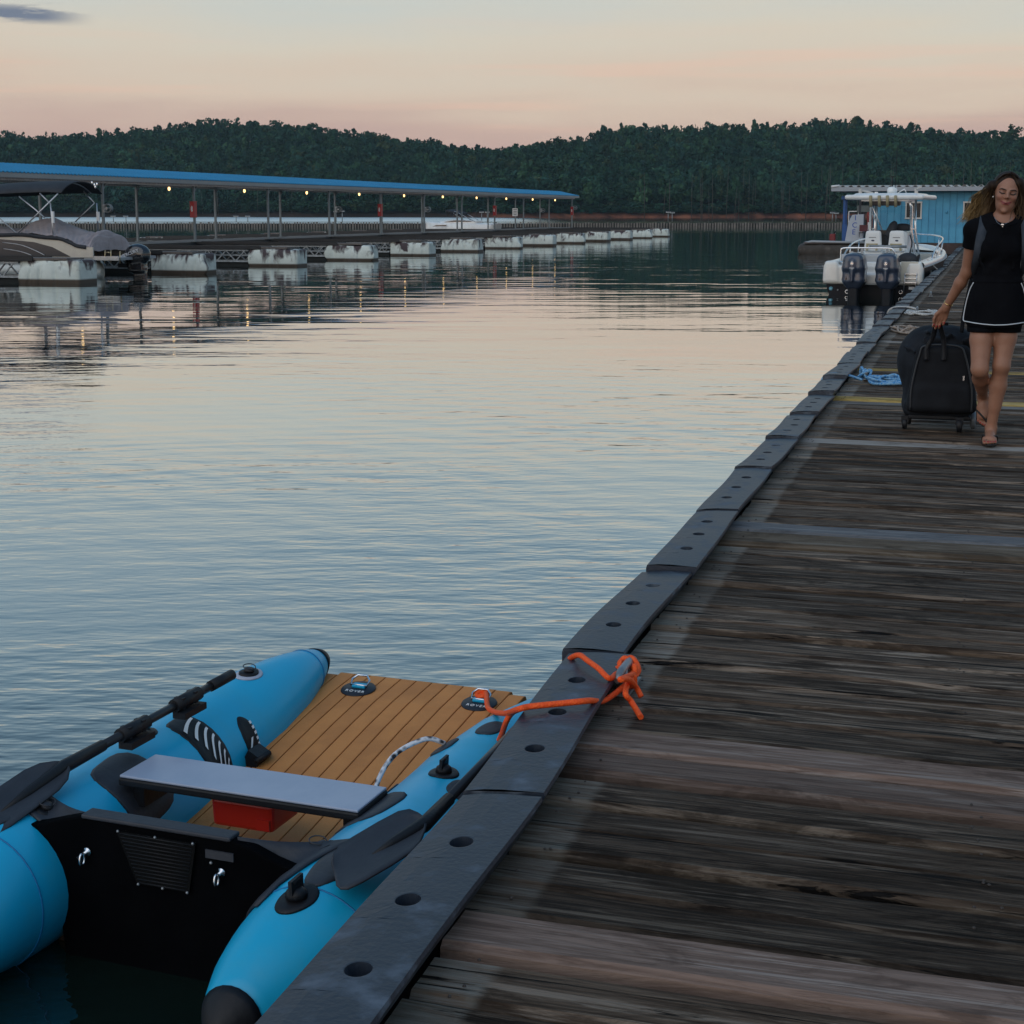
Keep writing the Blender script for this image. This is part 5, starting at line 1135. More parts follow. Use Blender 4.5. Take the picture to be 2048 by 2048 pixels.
# ------------------------------------------------------------------ white centre console boat at the dock
BOAT_AT, BOAT_S = dk(-2.50, 37.22, -.187), 1.097
CB = empty('console_boat', BOAT_AT, -A_D-R(6), 'white centre console boat with twin grey outboards and a hardtop, tied to the dock', 'boat')
CB.scale = (BOAT_S,)*3
LB = 6.3
def hw(y): return 1.05*(1-max(0,(y-2.6)/3.7)**2.3)**.62 if y < LB-.01 else .02
def sheer(y): return .87+.27*(max(y,0)/LB)**1.6
def console_boat():
    NAVY = mat('dark_navy_hull', (.006,.007,.012), .5, spec=.2); TANW = mat('tan_upholstery', (.35,.30,.18), .6)
    ys = list(np.linspace(0, 5.8, 18))+[6.0,6.15,6.25,6.3]
    secs = []
    for y in ys:
        w = hw(y); t = y/LB; g = sheer(y)-.05; rise = .32*max(0,t-.45)**1.5*3
        secs.append([(-w,y,g),(-w*1.0,y,g-.1),(-w*(.93-.12*t),y,.30+rise*.6),(-w*(.82-.25*t),y,-.02+rise),(0,y,-.28+rise*1.2),(w*(.82-.25*t),y,-.02+rise),(w*(.93-.12*t),y,.30+rise*.6),(w,y,g-.1),(w,y,g)])
    MB().loft(secs, closed=False, cap=False).add([(-1.03,.002,.62)]+secs[0][2:7]+[(1.03,.002,.62)], [tuple(range(7))]).build('hull', NAVY, CB)
    # white gunwale: outer lip, top and inner liner as one band per side
    def ring(y, side):
        w = hw(y); g = sheer(y); cw = min(.20, w*.9)
        return [(side*w*1.012,y,g-.10),(side*w*1.022,y,g-.05),(side*w*1.0,y,g),(side*(w-.03),y,g+.012),(side*max(w-cw,0),y,g+.005),(side*max(w-cw-.02,0),y,.52)]
    for side in (-1,1): MB().loft([ring(y, side) for y in ys], closed=False, cap=False).build('gunwale', WHITE, CB)
    for side in (-1,1): MB().tube([(side*hw(y)*1.025, y, sheer(y)-.09) for y in ys], .018, 6).build('rub_rail', mat('grey_rub', (.28,.29,.30), .5), CB)
    MB().loft([[(-max(hw(y)-.2,0),y,.53),(max(hw(y)-.2,0),y,.53)] for y in ys if hw(y) > .25], closed=False, cap=False).build('cockpit_sole', WHITE, CB)
    b = MB().loft([[(-max(hw(y)-.19,.0),y,sheer(y)-.03+.02*math.sin((y-4.4)*1.5)),(0,y,sheer(y)+.02),(max(hw(y)-.19,.0),y,sheer(y)-.03)] for y in np.linspace(4.75,6.22,8)], closed=False, cap=False); b.build('foredeck', WHITE, CB)
    MB().box((0,4.3,.76), (1.35,.85,.44)).build('bow_seat', mat('pale_cushion', (.62,.60,.54), .6, col2=(.55,.53,.48), nscale=3), CB, bevel=.05)
    # transom with rounded quarters and engine well
    s = SDF((-1.2,-.35,.28), (1.2,.6,1.0), .022)
    s.rbox((0,.03,.60), (1.045,.13,.205), .06, 0)
    for sd_ in (-1,1): s.rbox((sd_*.88,.03,.66), (.165,.15,.235), .07, .05, taper=(.10,.0))
    s.rbox((0,.22,.72), (.9,.14,.16), .05, .05); s.rbox((.08,-.10,.80), (.52,.16,.17), .06, .05, mode='s')
    s.build('transom', mat('warm_white_gelcoat', (.80,.80,.77), .25, col2=(.70,.70,.66), nscale=2, coat=.3), CB)
    MB().box((.78,-.103,.69), (.36,.012,.42)).build('transom_door', mat('cream_door', (.60,.58,.50), .35), CB, bevel=.006)
    b = MB()
    for x in (-.9,.97): b.tube([(x,-.02,.50),(x*1.0,-.03,.82)], .012, 6)
    b.build('transom_groove', mat('grey_rub', (.2,.2,.2)), CB)
    for y in (1.0,2.0,3.1): MB().tube([(1.0-.05*max(0,y-2.6),y-.06,sheer(y)+.02),(1.0-.05*max(0,y-2.6),y+.06,sheer(y)+.02)], .02, 7).build('gunwale_cleat', CHROME, CB)
    # stern rail
    MB().tube(catmull([(-.70,.08,.86),(-.71,.06,1.10),(-.64,.06,1.17),(-.2,.06,1.175),(.3,.06,1.175),(.40,.06,1.14),(.44,.07,1.05),(.45,.1,.90)], 6), .018, 8).build('stern_rail', CHROME, CB)
    MB().box((-.30,.3,1.06), (.06,.02,.24)).box((.24,.3,1.06), (.05,.02,.24)).box((-.52,.3,1.0), (.06,.02,.2)).build('rail_leg', GALV, CB); MB().tube([(-.25,.9,1.19),(.55,.9,1.19)], .03, 8).build('leaning_rail', GALV, CB)
    MB().lathe([(.03,0),(.03,.05),(.0,.05)], (-.70,.02,.84), 10).tube([(-.72,0,.87),(-.6,-.03,.86)], .014, 6).build('rail_foot', CHROME, CB)
    # low aft bench between rail and seats
    MB().box((-.2,.55,.78), (1.2,.35,.5)).build('aft_bench', mat('grey_bench', (.42,.43,.44), .6), CB, bevel=.04)
    MB().box((.62,.95,.62), (.35,.5,.3)).build('cooler_step', WHITE, CB, bevel=.04)
    MB().box((-.62,.17,.88), (.22,.05,.02)).build('teal_pad', mat('teal_pad', (.05,.30,.33), .6), CB)
    # bow rails
    for side in (-1,1):
        pts = [(side*(hw(y)-.07), y, sheer(y)+h) for y, h in ((1.7,.0),(2.0,.12),(2.6,.25),(3.4,.30),(4.4,.30),(5.2,.29),(5.9,.27))]+[(0,6.15,sheer(6.15)+.27)]
        b = MB().tube(catmull(pts, 5), .019, 8)
        for y in (2.6,3.5,4.4,5.2): b.tube([(side*(hw(y)-.07),y-.1,sheer(y)),(side*(hw(y)-.07),y,sheer(y)+.29)], .014, 6)
        b.build('bow_rail', CHROME, CB)
    # console, windscreen, seats
    s = SDF((-.75,2.4,.45), (.6,3.7,1.7), .025); s.rbox((-.1,3.0,.98), (.40,.42,.52), .07, 0); s.build('console', WHITE, CB)
    MB().box((-.16,2.575,1.36), (.56,.03,.34)).build('instrument_panel', mat('black_dash', (.008,.008,.01), .3), CB, bevel=.01)
    MB().tube([(-.24+.13*math.cos(t),2.48-.03*math.sin(t),1.30+.13*math.sin(t)) for t in np.linspace(0,6.283,19)[:-1]], .013, 6, closed=True).build('wheel', BLACK_RUB, CB)
    gm = bpy.data.materials.new('clear_screen'); gm.use_nodes = True; nt_ = gm.node_tree; nt_.nodes.clear(); o_ = nt_.nodes.new('ShaderNodeOutputMaterial'); g_ = nt_.nodes.new('ShaderNodeBsdfGlossy'); g_.inputs['Roughness'].default_value = .05; tp = nt_.nodes.new('ShaderNodeBsdfTransparent'); tp.inputs[0].default_value = (.82,.86,.87,1); mx = nt_.nodes.new('ShaderNodeMixShader'); mx.inputs[0].default_value = .08; nt_.links.new(tp.outputs[0], mx.inputs[1]); nt_.links.new(g_.outputs[0], mx.inputs[2]); nt_.links.new(mx.outputs[0], o_.inputs[0])
    MB().loft([[(x,3.28-.12*(x+.1)**2,1.48),(x*.96,3.05-.12*(x+.1)**2,2.08)] for x in np.linspace(-.5,.3,9)], closed=False, cap=False).build('windscreen', gm, CB)
    b = MB()
    for x in (-.5,.3): b.tube([(x,3.2,1.46),(x*.97,3.02,2.1)], .016, 6)
    b.build('screen_frame', ALU, CB)
    for x in (-.33, .20):
        st = empty('helm_seat', (x, 1.80, 0)); st.parent = CB
        s = SDF((-.3,-.3,.5), (.3,.5,1.65), .016); s.rbox((0,0,1.29), (.185,.06,.235), .055, 0, taper=(.10,0)); s.ell((0,.0,1.42), (.155,.055,.10), .03); s.build('backrest', mat('white_vinyl', (.70,.71,.70), .45), st)
        MB().box((0,.25,1.02), (.40,.48,.14)).build('seat', mat('white_vinyl'), st, bevel=.05); MB().box((0,.22,.76), (.16,.2,.5)).build('pedestal', ALU, st)
        b = MB()
        for sx in (-.12,.09): b.box((sx,-.075,1.16), (.045,.03,.16)); 
        b.box((-.015,-.07,1.225), (.25,.03,.025)); b.build('rod_rack', TANW, st)
        MB().box((-.01,-.062,1.375), (.16,.006,.016)).build('seat_print', mat('grey_print', (.2,.2,.2), .5), st); MB().ell((0,-.062,1.305), (.038,.008,.018), 12, 6).build('seat_badge', mat('navy_badge', (.02,.025,.06), .4), st)
    # hardtop on its legs
    s = SDF((-1.3,1.6,2.05), (1.05,4.2,2.5), .025); s.rbox((-.13,2.85,2.27), (.88,1.05,.055), .05, 0); s.rbox((-.13,2.85,2.31), (.7,.85,.05), .05, .05); s.f = s.f
    s.build('hardtop', WHITE, CB)
    MB().box((-.12,2.1,2.15), (.62,.25,.14)).build('radio_box', mat('dark_box', (.05,.035,.03), .5), CB, bevel=.03); MB().box((-.12,2.35,2.2), (1.05,.9,.04)).build('hardtop_liner', WHITE, CB)
    b = MB()
    for x, bt in ((.36,.55),(-.56,-.6)):
        b.tube([(bt,2.75,.53),(x,2.70,1.5),(x,2.65,2.05),(x-.06*np.sign(x),2.55,2.24)], .034, 10); b.tube([(bt,3.35,.53),(x,3.3,1.5),(x,3.25,2.24)], .026, 8); b.tube([(x,2.70,1.55),(x,3.28,1.55)], .02, 7); b.tube([(x,2.68,2.0),(x,3.27,1.75)], .016, 7)
    b.tube([(-.54,2.6,2.15),(-.45,2.62,1.9),(-.28,2.7,1.5)], .015, 7); b.tube([(-.62,2.5,2.2),(-.3,2.5,2.2),(.36,2.5,2.2)], .02, 7); b.build('hardtop_leg', CHROME, CB)
    for x in (-.42,-.23,-.05,.13): MB().tube([(x,1.86,2.06),(x,1.78,2.30)], .034, 10).build('rod_holder', TANW, CB)
    rd = MB().lathe([(.09,0),(.115,.03),(.115,.10),(.08,.15),(.0,.16)], (-.13,2.9,2.36), 16).build('radar_dome', WHITE, CB)
    b = MB().tube([(-.13,2.9,2.5),(-.13,2.9,2.74)], .012, 6).box((-.13,2.9,2.74), (.07,.03,.02)).tube([(-.06,2.85,2.33),(-.04,2.85,3.45)], .008, 6); b.build('antenna', BLACK_RUB, CB)
    for sx, d in ((-.80,-1),(.46,1)): MB().box((sx,2.6,2.39), (.07,.08,.16)).tube([(sx,2.6,2.44),(sx+d*(-.32 if d > 0 else .32)*-1 if d < 0 else sx+.12,2.4,2.36 if d < 0 else 2.5)], .03, 7).build('outrigger_base', mat('outrigger_grey', (.5,.48,.45), .4), CB)
    MB().box((-.42,2.5,2.37), (.07,.07,.05)).tube([(.02,2.7,2.36),(.18,2.7,2.46),(.22,2.7,2.37)], .014, 6).build('nav_light', WHITE, CB)
    # boarding ladder, thru-hulls
    b = MB()
    for x in (.70,.94): b.tube([(x,-.13,.66),(x-.02,-.15,.26)], .014, 7)
    for z in (.64,.55,.46): b.box((.82,-.135,z), (.24,.05,.018))
    b.build('ladder', ALU, CB); MB().box((.84,-.11,.34), (.12,.02,.06)).build('trim_tab_plate', GALV, CB)
    for x, z, r_ in ((-.54,.235,.036),(.60,.25,.036)): MB().tube([(x+r_*math.cos(t),-.012,z+r_*math.sin(t)) for t in np.linspace(0,6.283,17)[:-1]], .011, 6, closed=True).build('exhaust_ring', CHROME, CB)
    MB().lathe([(.045,0),(.04,.012),(.0,.012)], (-.90+.01,-.002,.298), 14, (R(90),0,0)).build('light_lens', mat('blue_lens', (.15,.38,.5), .2), CB); MB().lathe([(.02,0),(.016,.02),(0,.02)], (-.74,-.002,.27), 10, (R(90),0,0)).build('drain', GALV, CB)
    MB().box((-.012,-.10,.415), (.26,.06,.03)).build('jack_plate', GALV, CB)
    for x in (-.30,.40):
        om = empty('outboard_motor', (x-(.0), -.52, 0)); om.parent = CB
        COW = mat('blue_grey_cowl', (.036,.050,.085), .28, col2=(.03,.043,.074), nscale=3, coat=.5)
        s = SDF((-.34,-.42,-.32), (.34,.6,1.2), .014)
        s.rbox((0,.0,.88), (.222,.27,.18), .10, 0, taper=(.10,.06)); s.ell((0,.03,1.0), (.18,.24,.095), .05); s.rbox((0,.02,.63), (.232,.25,.20), .10, .06, taper=(-.04,0)); s.rbox((0,.04,.44), (.20,.22,.12), .09, .08, taper=(-.25,-.1))
        s.cap((0,-.26,.90), (0,-.29,.50), .05, .02, .08); s.cap((-.225,-.12,.95), (-.225,-.16,.45), .014, k=.02, mode='s'); s.cap((.225,-.12,.95), (.225,-.16,.45), .014, k=.02, mode='s')
        s.build('cowling', COW, om)
        s = SDF((-.34,-.42,-.5), (.34,.6,.45), .016); s.rbox((0,.04,.12), (.115,.17,.32), .06, 0); s.rbox((0,.0,-.1), (.14,.24,.02), .015, .02); s.cap((0,.05,-.35), (0,-.2,-.33), .07, .05, .04)
        s.build('midsection', mat('motor_black', (.008,.009,.013), .5, spec=.2), om)
        MB().tube([(.19*t, -.245-.028*(1-t*t), .935-.085*(1-t*t)) for t in np.linspace(-1,1,11)], .006, 6).build('cowl_seam', BLACK_RUB, om)
        lg = MB().tube([(.030*math.cos(t),-.318,.872+.030*math.sin(t)) for t in np.linspace(0,6.283,19)[:-1]], .006, 6, closed=True)
        for k in range(3): a = R(90+120*k); lg.bar((0,-.318,.872),(.028*math.cos(a),-.318,.872+.028*math.sin(a)), .008)
        lg.build('badge', CHROME, om); MB().box((0,-.318,.775), (.10,.006,.014)).box((.01,-.316,.755), (.05,.006,.008)).build('decal', mat('decal_grey', (.55,.57,.6), .4), om)
        MB().box((0,.30,.5), (.2,.3,.3)).build('clamp', BLACK_RUB, om)
        MB().ell((-.13,-.235,.55), (.02,.012,.03), 8, 6).build('flush_port', mat('brown_port', (.12,.08,.07), .5), om)
console_boat()
def on_boat(name, x, y, z, label, cat):
    a = A_D+R(6); o = BOAT_AT; x, y = x*BOAT_S, y*BOAT_S; e = empty(name, (o[0]+x*math.cos(a)+y*math.sin(a), o[1]-x*math.sin(a)+y*math.cos(a), o[2]+z*BOAT_S), -a, label, cat); e.scale = (BOAT_S,)*3; return e
def bags():
    e = on_boat('duffel_bag', .70, .28, .84, 'black duffel bag on the stern corner of the white boat', 'bag'); s = SDF((-.35,-.25,-.05), (.35,.25,.4), .02); s.ell((-.02,0,.10), (.21,.15,.14), .05); s.ell((-.2,0,.04), (.1,.1,.06), .06); s.build('body', BLKCAN, e); MB().tube(catmull([(.14,-.05,.06),(.22,-.04,.2),(.19,-.02,.02)], 5), .02, 6).build('handle', BLKCAN, e)
    MB().tube(catmull([(.02,-.02,.22),(.05,.0,.45),(.0,.03,.62)], 5), .016, 6).build('shoulder_strap', BLKCAN, e)
    e = on_boat('jacket', -.05, 2.62, 1.5, 'dark jacket slung over the console between the two white seats', 'jacket'); s = SDF((-.3,-.2,-.4), (.3,.25,.35), .02); s.ell((.0,0,.05), (.10,.1,.16), .05); s.ell((.04,.02,.16), (.07,.07,.08), .04); s.ell((-.05,-.02,-.12), (.12,.08,.2), .06); s.build('body', BLKCAN, e)
    e = on_boat('black_cap', .14, 2.9, 1.52, 'flat black bag lying on top of the boat console', 'bag'); s = SDF((-.3,-.25,-.05), (.3,.25,.25), .02); s.rbox((0,0,.06), (.17,.12,.07), .05, 0); s.ell((0,0,.12), (.14,.1,.04), .04); s.build('body', BLKCAN, e)
    e = on_boat('mooring_line', .98, 1.3, .86, 'thin white line from the white boat rail to the dock edge', 'rope'); MB().tube(catmull([(0,0,.02),(.10,.2,-.12),(.28,.5,-.31)], 6), .014, 6).tube(catmull([(0,0,.02),(.05,.0,-.2),(.06,.02,-.36)], 5), .011, 6).build('line', WHITER, e)
bags()

# ------------------------------------------------------------------ the woman walking up the dock
WO = dk(.078, 9.94, .505)
PW = empty('person', WO, -A_D, 'long haired woman in black tee and skort walking along the plank dock', 'person')
SKIN = mat('tanned_skin', (.32,.15,.09), .5, attr=True, col2=(.28,.13,.08), nscale=25, nlo=.5, nhi=.8, bump=.06, bscale=160, sss=.06)
CLOTH = mat('black_jersey', (.0045,.0047,.0062), .95, col2=(.0065,.007,.009), nscale=5, bump=.3, bscale=22, spec=.06)
HC = np.array([.033,.128,1.552]); HROT = Euler((R(6), R(7.5), R(5))).to_matrix(); HRE = (R(6), R(7.5), R(5))
def hp(x, y, z): return tuple(HC+np.array(HROT @ Vector((x, y, z))))
HIPR, HIPL = (-.076,.10,.86), (.082,.11,.86)
KNR, ANR = (-.078,-.02,.465), (-.050,.335,.250)
KNL, ANL = (.050,.035,.485), (.006,.090,.085)
SHR, ELR, WRR = (-.150,.150,1.318), (-.183,.215,1.052), (-.300,.300,.828)
SHL, ELL, WRL = (.172,.150,1.318), (.228,.19,1.055), (.235,.10,.82)
FING = {}
def hand(s, W, K, right, curl):
    W, K = np.array(W), np.array(K); d = (K-W)/np.linalg.norm(K-W); out = []
    side = np.array([1, 0, 0]); fw = np.cross(side, d); fw /= np.linalg.norm(fw)      # toward or away from the lens
    if fw[1] > 0: fw = -fw
    s.cap(W, W+d*.02, .024, .025, .02)
    for i in range(4):
        b = W+d*.018+side*(-.016+.011*i); e = K+side*(-.030+.0195*i)+d*(.004 if i in (1,2) else -.004); s.cap(b, e, .0125, .0105, .012, sq=(1,.9,1))
        l = (.040,.045,.042,.033)[i if not right else i]; p0 = e; dirs = curl(i); pts = [p0]
        for q, (cd, cf) in enumerate(dirs):
            v = d*cd+fw*cf; v /= np.linalg.norm(v); pts.append(pts[-1]+v*l*(1, .66, .52)[q])
        for q in range(3): s.cap(pts[q], pts[q+1], .0088-.0008*q, .0082-.0008*q, .005)
        out.append(pts[-1])
    sg = -1 if right else 1
    t0 = W+d*.022+side*sg*.022; t1 = t0+d*.030+side*sg*.020+fw*.008; t2 = t1+d*.030+side*sg*.002+fw*.010; t3 = t2+d*.024+side*(-sg)*.006+fw*.004
    s.cap(t0, t1, .0125, .0105, .012); s.cap(t1, t2, .0102, .009, .006); s.cap(t2, t3, .009, .0072, .004); out.append(t3); return out
def torso(s, g=0.0, legs=True):
    s.ell((.008,.125,1.235), (.142+g,.098+g,.150+g), .04); s.ell((.012,.14,1.32), (.138+g,.075+g,.065+g), .05)
    s.ell((.006,.12,1.03), (.118+g,.088+g,.135+g), .06); s.ell((.003,.115,.895), (.132+g,.100+g,.110+g), .05)
    s.ell((-.052,.045,1.205), (.050+g,.038+g,.052+g), .04); s.ell((.068,.045,1.20), (.050+g,.038+g,.052+g), .04)
    for h, q in ((SHR, -1), (SHL, 1)): s.cap((.012+q*.03,.15,1.375), h, .042+g, .046+g, .05)
def body():
    s = SDF((-.42,-.20,-.002), (.32,.52,1.70), .0035); torso(s)
    s.cap((.02,.155,1.36), (.033,.138,1.455), .056, .049, .035)
    for h, k, a in ((HIPR, KNR, ANR), (HIPL, KNL, ANL)):
        h, k, a = map(np.array, (h, k, a)); s.cap(h, h*.45+k*.55, .076, .066, .04); s.cap(h*.45+k*.55, k, .068, .051, .02); s.ell(k+np.array([0,-.012,0]), (.043,.040,.048), .03)
        m = k*.68+a*.32; back = np.array([0,.016,.0]) if k is not None else 0; s.cap(k, a, .044, .031, .02); s.cap(k*.85+a*.15+back, m+back, .040, .046, .03); s.cap(m+back, k*.35+a*.65+back*.3, .046, .034, .03)
        s.ell(a+np.array([.022,0,0]), (.012,.014,.014), .015); s.ell(a+np.array([-.022,0,0]), (.012,.014,.014), .015)
    # planted foot
    s.cap((.006,.115,.040), ANL, .030, .030, .02); s.cap((.004,.10,.055), (-.002,-.035,.030), .030, .028, .02); s.cap((.022,.02,.026), (.022,-.045,.024), .022, .020, .02); s.cap((-.024,.01,.026), (-.026,-.045,.024), .020, .020, .02)
    toesL = []
    for i, (x, y, r) in enumerate([(-.030,-.098,.0125),(-.010,-.096,.0095),(.006,-.090,.009),(.021,-.080,.0085),(.035,-.066,.008)]): s.cap((x*.92,-.045,.022), (x,y,.017), r+.001, r, .006); toesL.append((x,y-.004,.024))
    # lifted foot, toes hanging
    A = np.array(ANR); dn = np.array([.012,-.035,-.185]); dn = dn/np.linalg.norm(dn); fwd = np.array([0,-.98,.18])
    hl = A+np.array([0,.030,.0]); bl_ = A+dn*.125; s.cap(hl, A+dn*.05, .027, .028, .02); s.cap(A, bl_+fwd*.002, .030, .029, .02); s.cap(A+dn*.07+np.array([.02,0,0]), bl_+np.array([.022,0,0]), .020, .019, .02); s.cap(A+dn*.07+np.array([-.02,0,0]), bl_+np.array([-.022,0,0]), .020, .019, .02)
    toesR = []
    for i, (x, l, r) in enumerate([(.028,.058,.0125),(.009,.055,.0095),(-.006,.049,.009),(-.020,.040,.0085),(-.033,.028,.008)]):
        p = bl_+np.array([x,-.004,0])+dn*l; s.cap(bl_+np.array([x*.9,-.002,0]), p, r+.001, r, .006); toesR.append(tuple(p+np.array([0,-.010,.002])))
    # arms
    for sh, el, wr in ((SHR, ELR, WRR), (SHL, ELL, WRL)):
        sh, el, wr = map(np.array, (sh, el, wr)); s.cap(sh, el, .046, .035, .03); s.cap(el, el*.7+wr*.3, .035, .037, .02); s.cap(el*.7+wr*.3, wr, .037, .0235, .02)
    tips = hand(s, WRR, (-.330,.322,.752), True, lambda i: [((1.0,.05),(.55,1.0),(-.9,.75)),((1,.05),(.5,1),(-.95,.7)),((1,.05),(.45,1),(-.95,.7)),((1,.1),(.35,1),(-1,.6))][i])
    hand(s, WRL, (.236,.082,.752), False, lambda i: ((1,.15),(.95,.35),(.8,.6)))
    # head
    E_ = lambda c, r, k=.02, mode='u': s.ell(hp(*c), r, k, HRE, mode); C_ = lambda a, b, r1, r2, k=.01: s.cap(hp(*a), hp(*b), r1, r2, k)
    E_((0,.012,.030), (.072,.092,.084), .02); E_((0,-.026,-.030), (.060,.060,.086), .04); E_((0,-.034,-.080), (.040,.042,.038), .03); E_((-.001,-.070,-.112), (.015,.014,.013), .018)
    for q in (-1, 1):
        E_((q*.037,-.064,-.026), (.021,.018,.019), .022); E_((q*.031,-.090,.000), (.017,.009,.009), .010, 's'); E_((q*.031,-.075,-.001), (.0155,.011,.0105), .004)
        E_((q*.0100,-.094,-.029), (.0078,.0085,.0065), .006); E_((q*.071,.006,-.012), (.007,.016,.027), .008)
        C_((q*.016,-.085,.017), (q*.043,-.074,.019), .0065, .0055, .012)
    C_((0,-.084,.012), (0,-.102,-.020), .0065, .0095, .010); E_((0,-.103,-.025), (.0088,.0085,.0075), .006); C_((0,-.087,-.040), (0,-.087,-.050), .004, .004, .008)
    C_((-.027,-.076,-.0545), (0,-.0905,-.0605), .0035, .0052, .004); C_((0,-.0905,-.0605), (.027,-.076,-.0545), .0052, .0035, .004); C_((-.015,-.083,-.0680), (.015,-.083,-.0680), .0056, .0056, .004); C_((-.02,-.088,-.0700), (.02,-.088,-.0700), .0012, .0012, .001) if False else None
    lips = [hp(t*.027, -.090+.014*t*t, -.0610+.0055*t*t) for t in np.linspace(-1, 1, 13)]+[hp(t*.019, -.088+.006*t*t, -.0675+.003*t*t) for t in np.linspace(-1, 1, 9)]
    nails = [tuple(t) for t in tips]+toesL+toesR
    def col(V):
        c = np.tile(np.array([.315,.150,.092]), (len(V), 1)); hx = (V-HC) @ np.array(HROT)
        f = np.exp(-(np.minimum(np.linalg.norm(hx-np.array([.036,-.075,-.035]), axis=1), np.linalg.norm(hx-np.array([-.036,-.075,-.035]), axis=1))/.022)**2)[:, None]
        c = c*(1-f*.35)+np.array([.36,.125,.095])*f*.35
        hd = (V[:, 2] > 1.40)[:, None]; c = np.where(hd, c*np.array([1.05,1.08,1.14]), c)
        lp = (np.array(lips)-HC) @ np.array(HROT); d = np.min([np.hypot(hx[:, 0]-p[0], hx[:, 2]-p[2]) for p in lp], 0); k = (np.clip(1.7-d/.0046, 0, 1)*(hx[:, 1] < -.05))[:, None]; c = c*(1-k)+np.array([.27,.055,.055])*k
        line = np.abs(hx[:, 2]+.0640-.0075*(hx[:, 0]/.027)**2); k = ((line < .0020) & (np.abs(hx[:, 0]) < .030) & (hx[:, 1] < -.07)).astype(float)[:, None]; c = c*(1-.75*k)+np.array([.10,.03,.03])*.75*k
        # darker ellipse over each eyelid, dark spot at each nostril
        for q in (-1, 1):
            e = np.sqrt(((hx[:, 0]-q*.031)/.019)**2+((hx[:, 2]-.001)/.010)**2); k = ((e < 1) & (hx[:, 1] < -.05)).astype(float)[:, None]; c = c*(1-.45*k)+np.array([.16,.085,.07])*.45*k
            n_ = np.linalg.norm(hx-np.array([q*.006,-.100,-.034]), axis=1); k = (n_ < .0045).astype(float)[:, None]; c = c*(1-.6*k)+np.array([.08,.03,.025])*.6*k
        d = np.min([np.linalg.norm(V-np.array(p), axis=1) for p in nails], 0); k = (d < .0065).astype(float)[:, None]; c = c*(1-k)+np.array([.32,.008,.012])*k
        return c
    o = s.build('body', SKIN, PW, col, 2)
    # brows, lashes
    for q in (-1, 1):
        MB().tube(catmull([hp(q*.011,-.0905,.0155), hp(q*.026,-.0905,.0195), hp(q*.041,-.0825,.0205), hp(q*.052,-.068,.014)], 5), [.0018+.0022*math.sin(math.pi*min(1,(i+2)/17)) for i in range(16)], 6).build('eyebrow', mat('dark_brow', (.035,.02,.014), .8), PW)
        MB().tube(catmull([hp(q*.0150,-.0850,-.0035), hp(q*.024,-.0905,-.0060), hp(q*.035,-.0895,-.0065), hp(q*.0505,-.0745,-.0002)], 5), .0029, 6).build('eyelash', mat('black_lash', (.008,.006,.006), .7), PW)
        MB().ell(hp(q*.073,-.006,-.040), (.0055,.0055,.0055), 10, 8).build('earring', mat('pearl', (.8,.78,.75), .2, coat=.5), PW)
body()
